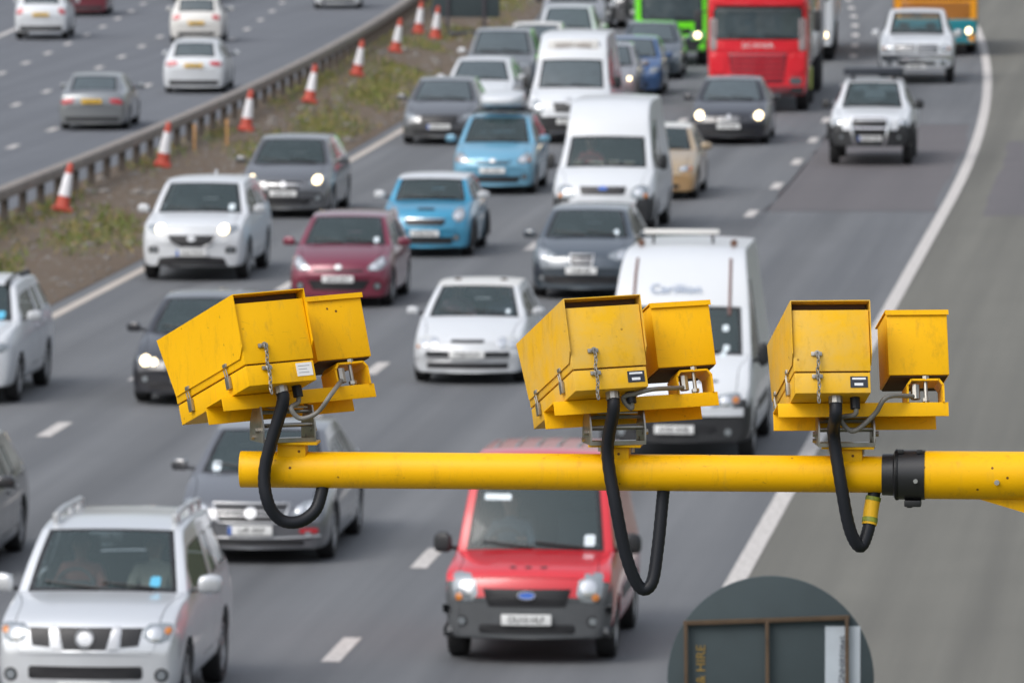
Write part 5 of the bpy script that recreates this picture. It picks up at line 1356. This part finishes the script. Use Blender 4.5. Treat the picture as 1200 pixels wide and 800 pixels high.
    fin(bm, 'mounting_foot', Y3, m=Matrix.Translation((cx * .3, 0, 0)))
    # hose and cable
    g0 = M @ Vector((.012, .045, -.03)) ; pts = [g0 + Vector((0, 0, .01)), g0 + Vector((0, -.005, -.03))]
    for x, y, dy in hose: pts.append(at_y(x, y, YP + dy) - base)
    sp = spline(pts, 10)
    bm = bmesh.new(); add_tube(bm, sp, [.0185 + .0011 * (i % 2) for i in range(len(sp))], 12); finish(bm, 'hose', HOSE, root, 50)
    if extra_tape:
        i0 = len(sp) - 18
        bm = bmesh.new(); add_tube(bm, sp[i0:i0 + 14], .0225, 12); tp = finish(bm, 'yellow_sleeve', yellow('sleeve yellow', (.72, .42, .02)), root, 50)
        for j in (i0 + 1, i0 + 11):
            bm = bmesh.new(); add_tube(bm, sp[j:j + 3], .0236, 12)
            finish(bm, 'striped_tape', plain('green striped tape', (.20, .24, .02), .5, vary=.8, scale=60), tp)
    c0 = M @ Vector((.072, .06, -.03)); c1 = M @ Vector((.265, .14, .02))
    cp = [c0 + Vector((0, 0, .01)), c0 + Vector((0, 0, -.02))] + [at_y(x, y, YP - .10) - base for x, y in cable] + [c1]
    bm = bmesh.new(); add_tube(bm, spline(cp, 8), .0075, 8); finish(bm, 'cable', plain('grey cable', (.17, .165, .15), .5), root, 60)
    return root
HF = -.085
enforcement_camera('left of three yellow cameras, turned most to the left, with a white label', (272, 345), R(26), R(-2.6), Y1, 348,
    [(311, 545, HF), (313, 585, HF), (328, 608, HF + .02), (350, 611, -.05), (369, 598, -.03), (377, 576, -.01), (379, 560, .0)], [(341, 478), (352, 490), (372, 483), (388, 462)], True, Y1)
enforcement_camera('middle of three yellow cameras, faded, with a dark label and the longest hose', (660, 350), R(16), R(-2.2), Y2, 722,
    [(712, 530, HF), (722, 595, HF), (735, 655, -.07), (750, 688, -.05), (764, 682, -.04), (771, 640, -.02), (776, 590, .0), (778, 570, .0)], [(730, 466), (745, 461), (765, 456)], False, Y1)
enforcement_camera('right of three yellow cameras, faded and level, nearest the black collar', (926, 352), R(7.4), R(0), Y2, 996,
    [(977, 510, HF), (986, 570, HF), (996, 620, -.07), (1008, 640, -.05), (1017, 622, -.03), (1021, 596, -.01), (1025, 575, .0)], [(985, 490), (1000, 505), (1025, 485), (1040, 465)], False, Y1, True)

# ------------------------------------------------------------------ round road sign seen from behind, bottom right
YSIGN = 46.0
c = at_y(903, 795, YSIGN); rs = 122 / F_PX * YSIGN
sg_ = empty('round_sign', (c.x, YSIGN, 0), (0, 0, YAW * .3)); tag(sg_, 'grey green back of a round road sign on a rusty frame, at the bottom edge', 'sign')
bm = bmesh.new(); add_lathe(bm, [(0, .0), (rs - .006, .0), (rs, .004), (rs, .018), (0, .02)], 'Y', 72, (0, 0, c.z)); finish(bm, 'plate', plain('grey green sign back', (.034, .05, .056), .8), sg_)
k = YSIGN / F_PX; ux = lambda px: (px - 903) * k; uz = lambda py: c.z - (py - 795) * k
RF = plain('rusty sign frame', (.07, .045, .026), .85, vary=.5, scale=12)
def rail(nm, a, b, wd=.026):
    bm = bmesh.new(); a, b = Vector(a), Vector(b); d = b - a; an = math.atan2(d.z, d.x)
    add_box(bm, (a + b) / 2, (d.length, .03, wd), Matrix.Rotation(-an, 3, 'Y'), .004); return finish(bm, nm, RF, sg_, 30)
rail('top_rail', (ux(800), -.02, uz(729)), (ux(996), -.02, uz(721)))
for pa, pb in (((803, 729), (811, 800)), ((899, 726), (905, 800)), ((993, 722), (1000, 800))):
    rail('upright', (ux(pa[0]), -.035, uz(pa[1])), (ux(pb[0]) , -.035, .0), .022)
bm = bmesh.new(); add_box(bm, (ux(988), -.004, uz(775)), (.20, .004, .42)); lbp = finish(bm, 'info_label', plain('pale blue grey label', (.42, .47, .52), .4), sg_, 0)
lt = obj('label_lettering', text_mesh('SIGNHIRE0845', .05), plain('label ink', (.08, .09, .11), .5), lbp); lt.location = (ux(988), -.008, uz(775)); lt.rotation_euler = (0, R(-88), 0)
lt = obj('orange_lettering', text_mesh('SALES & HIRE', .075), plain('orange ink', (.25, .16, .03), .6, vary=.5, scale=20), sg_); lt.location = (ux(821), -.003, uz(800)); lt.rotation_euler = (0, R(-90), 0)
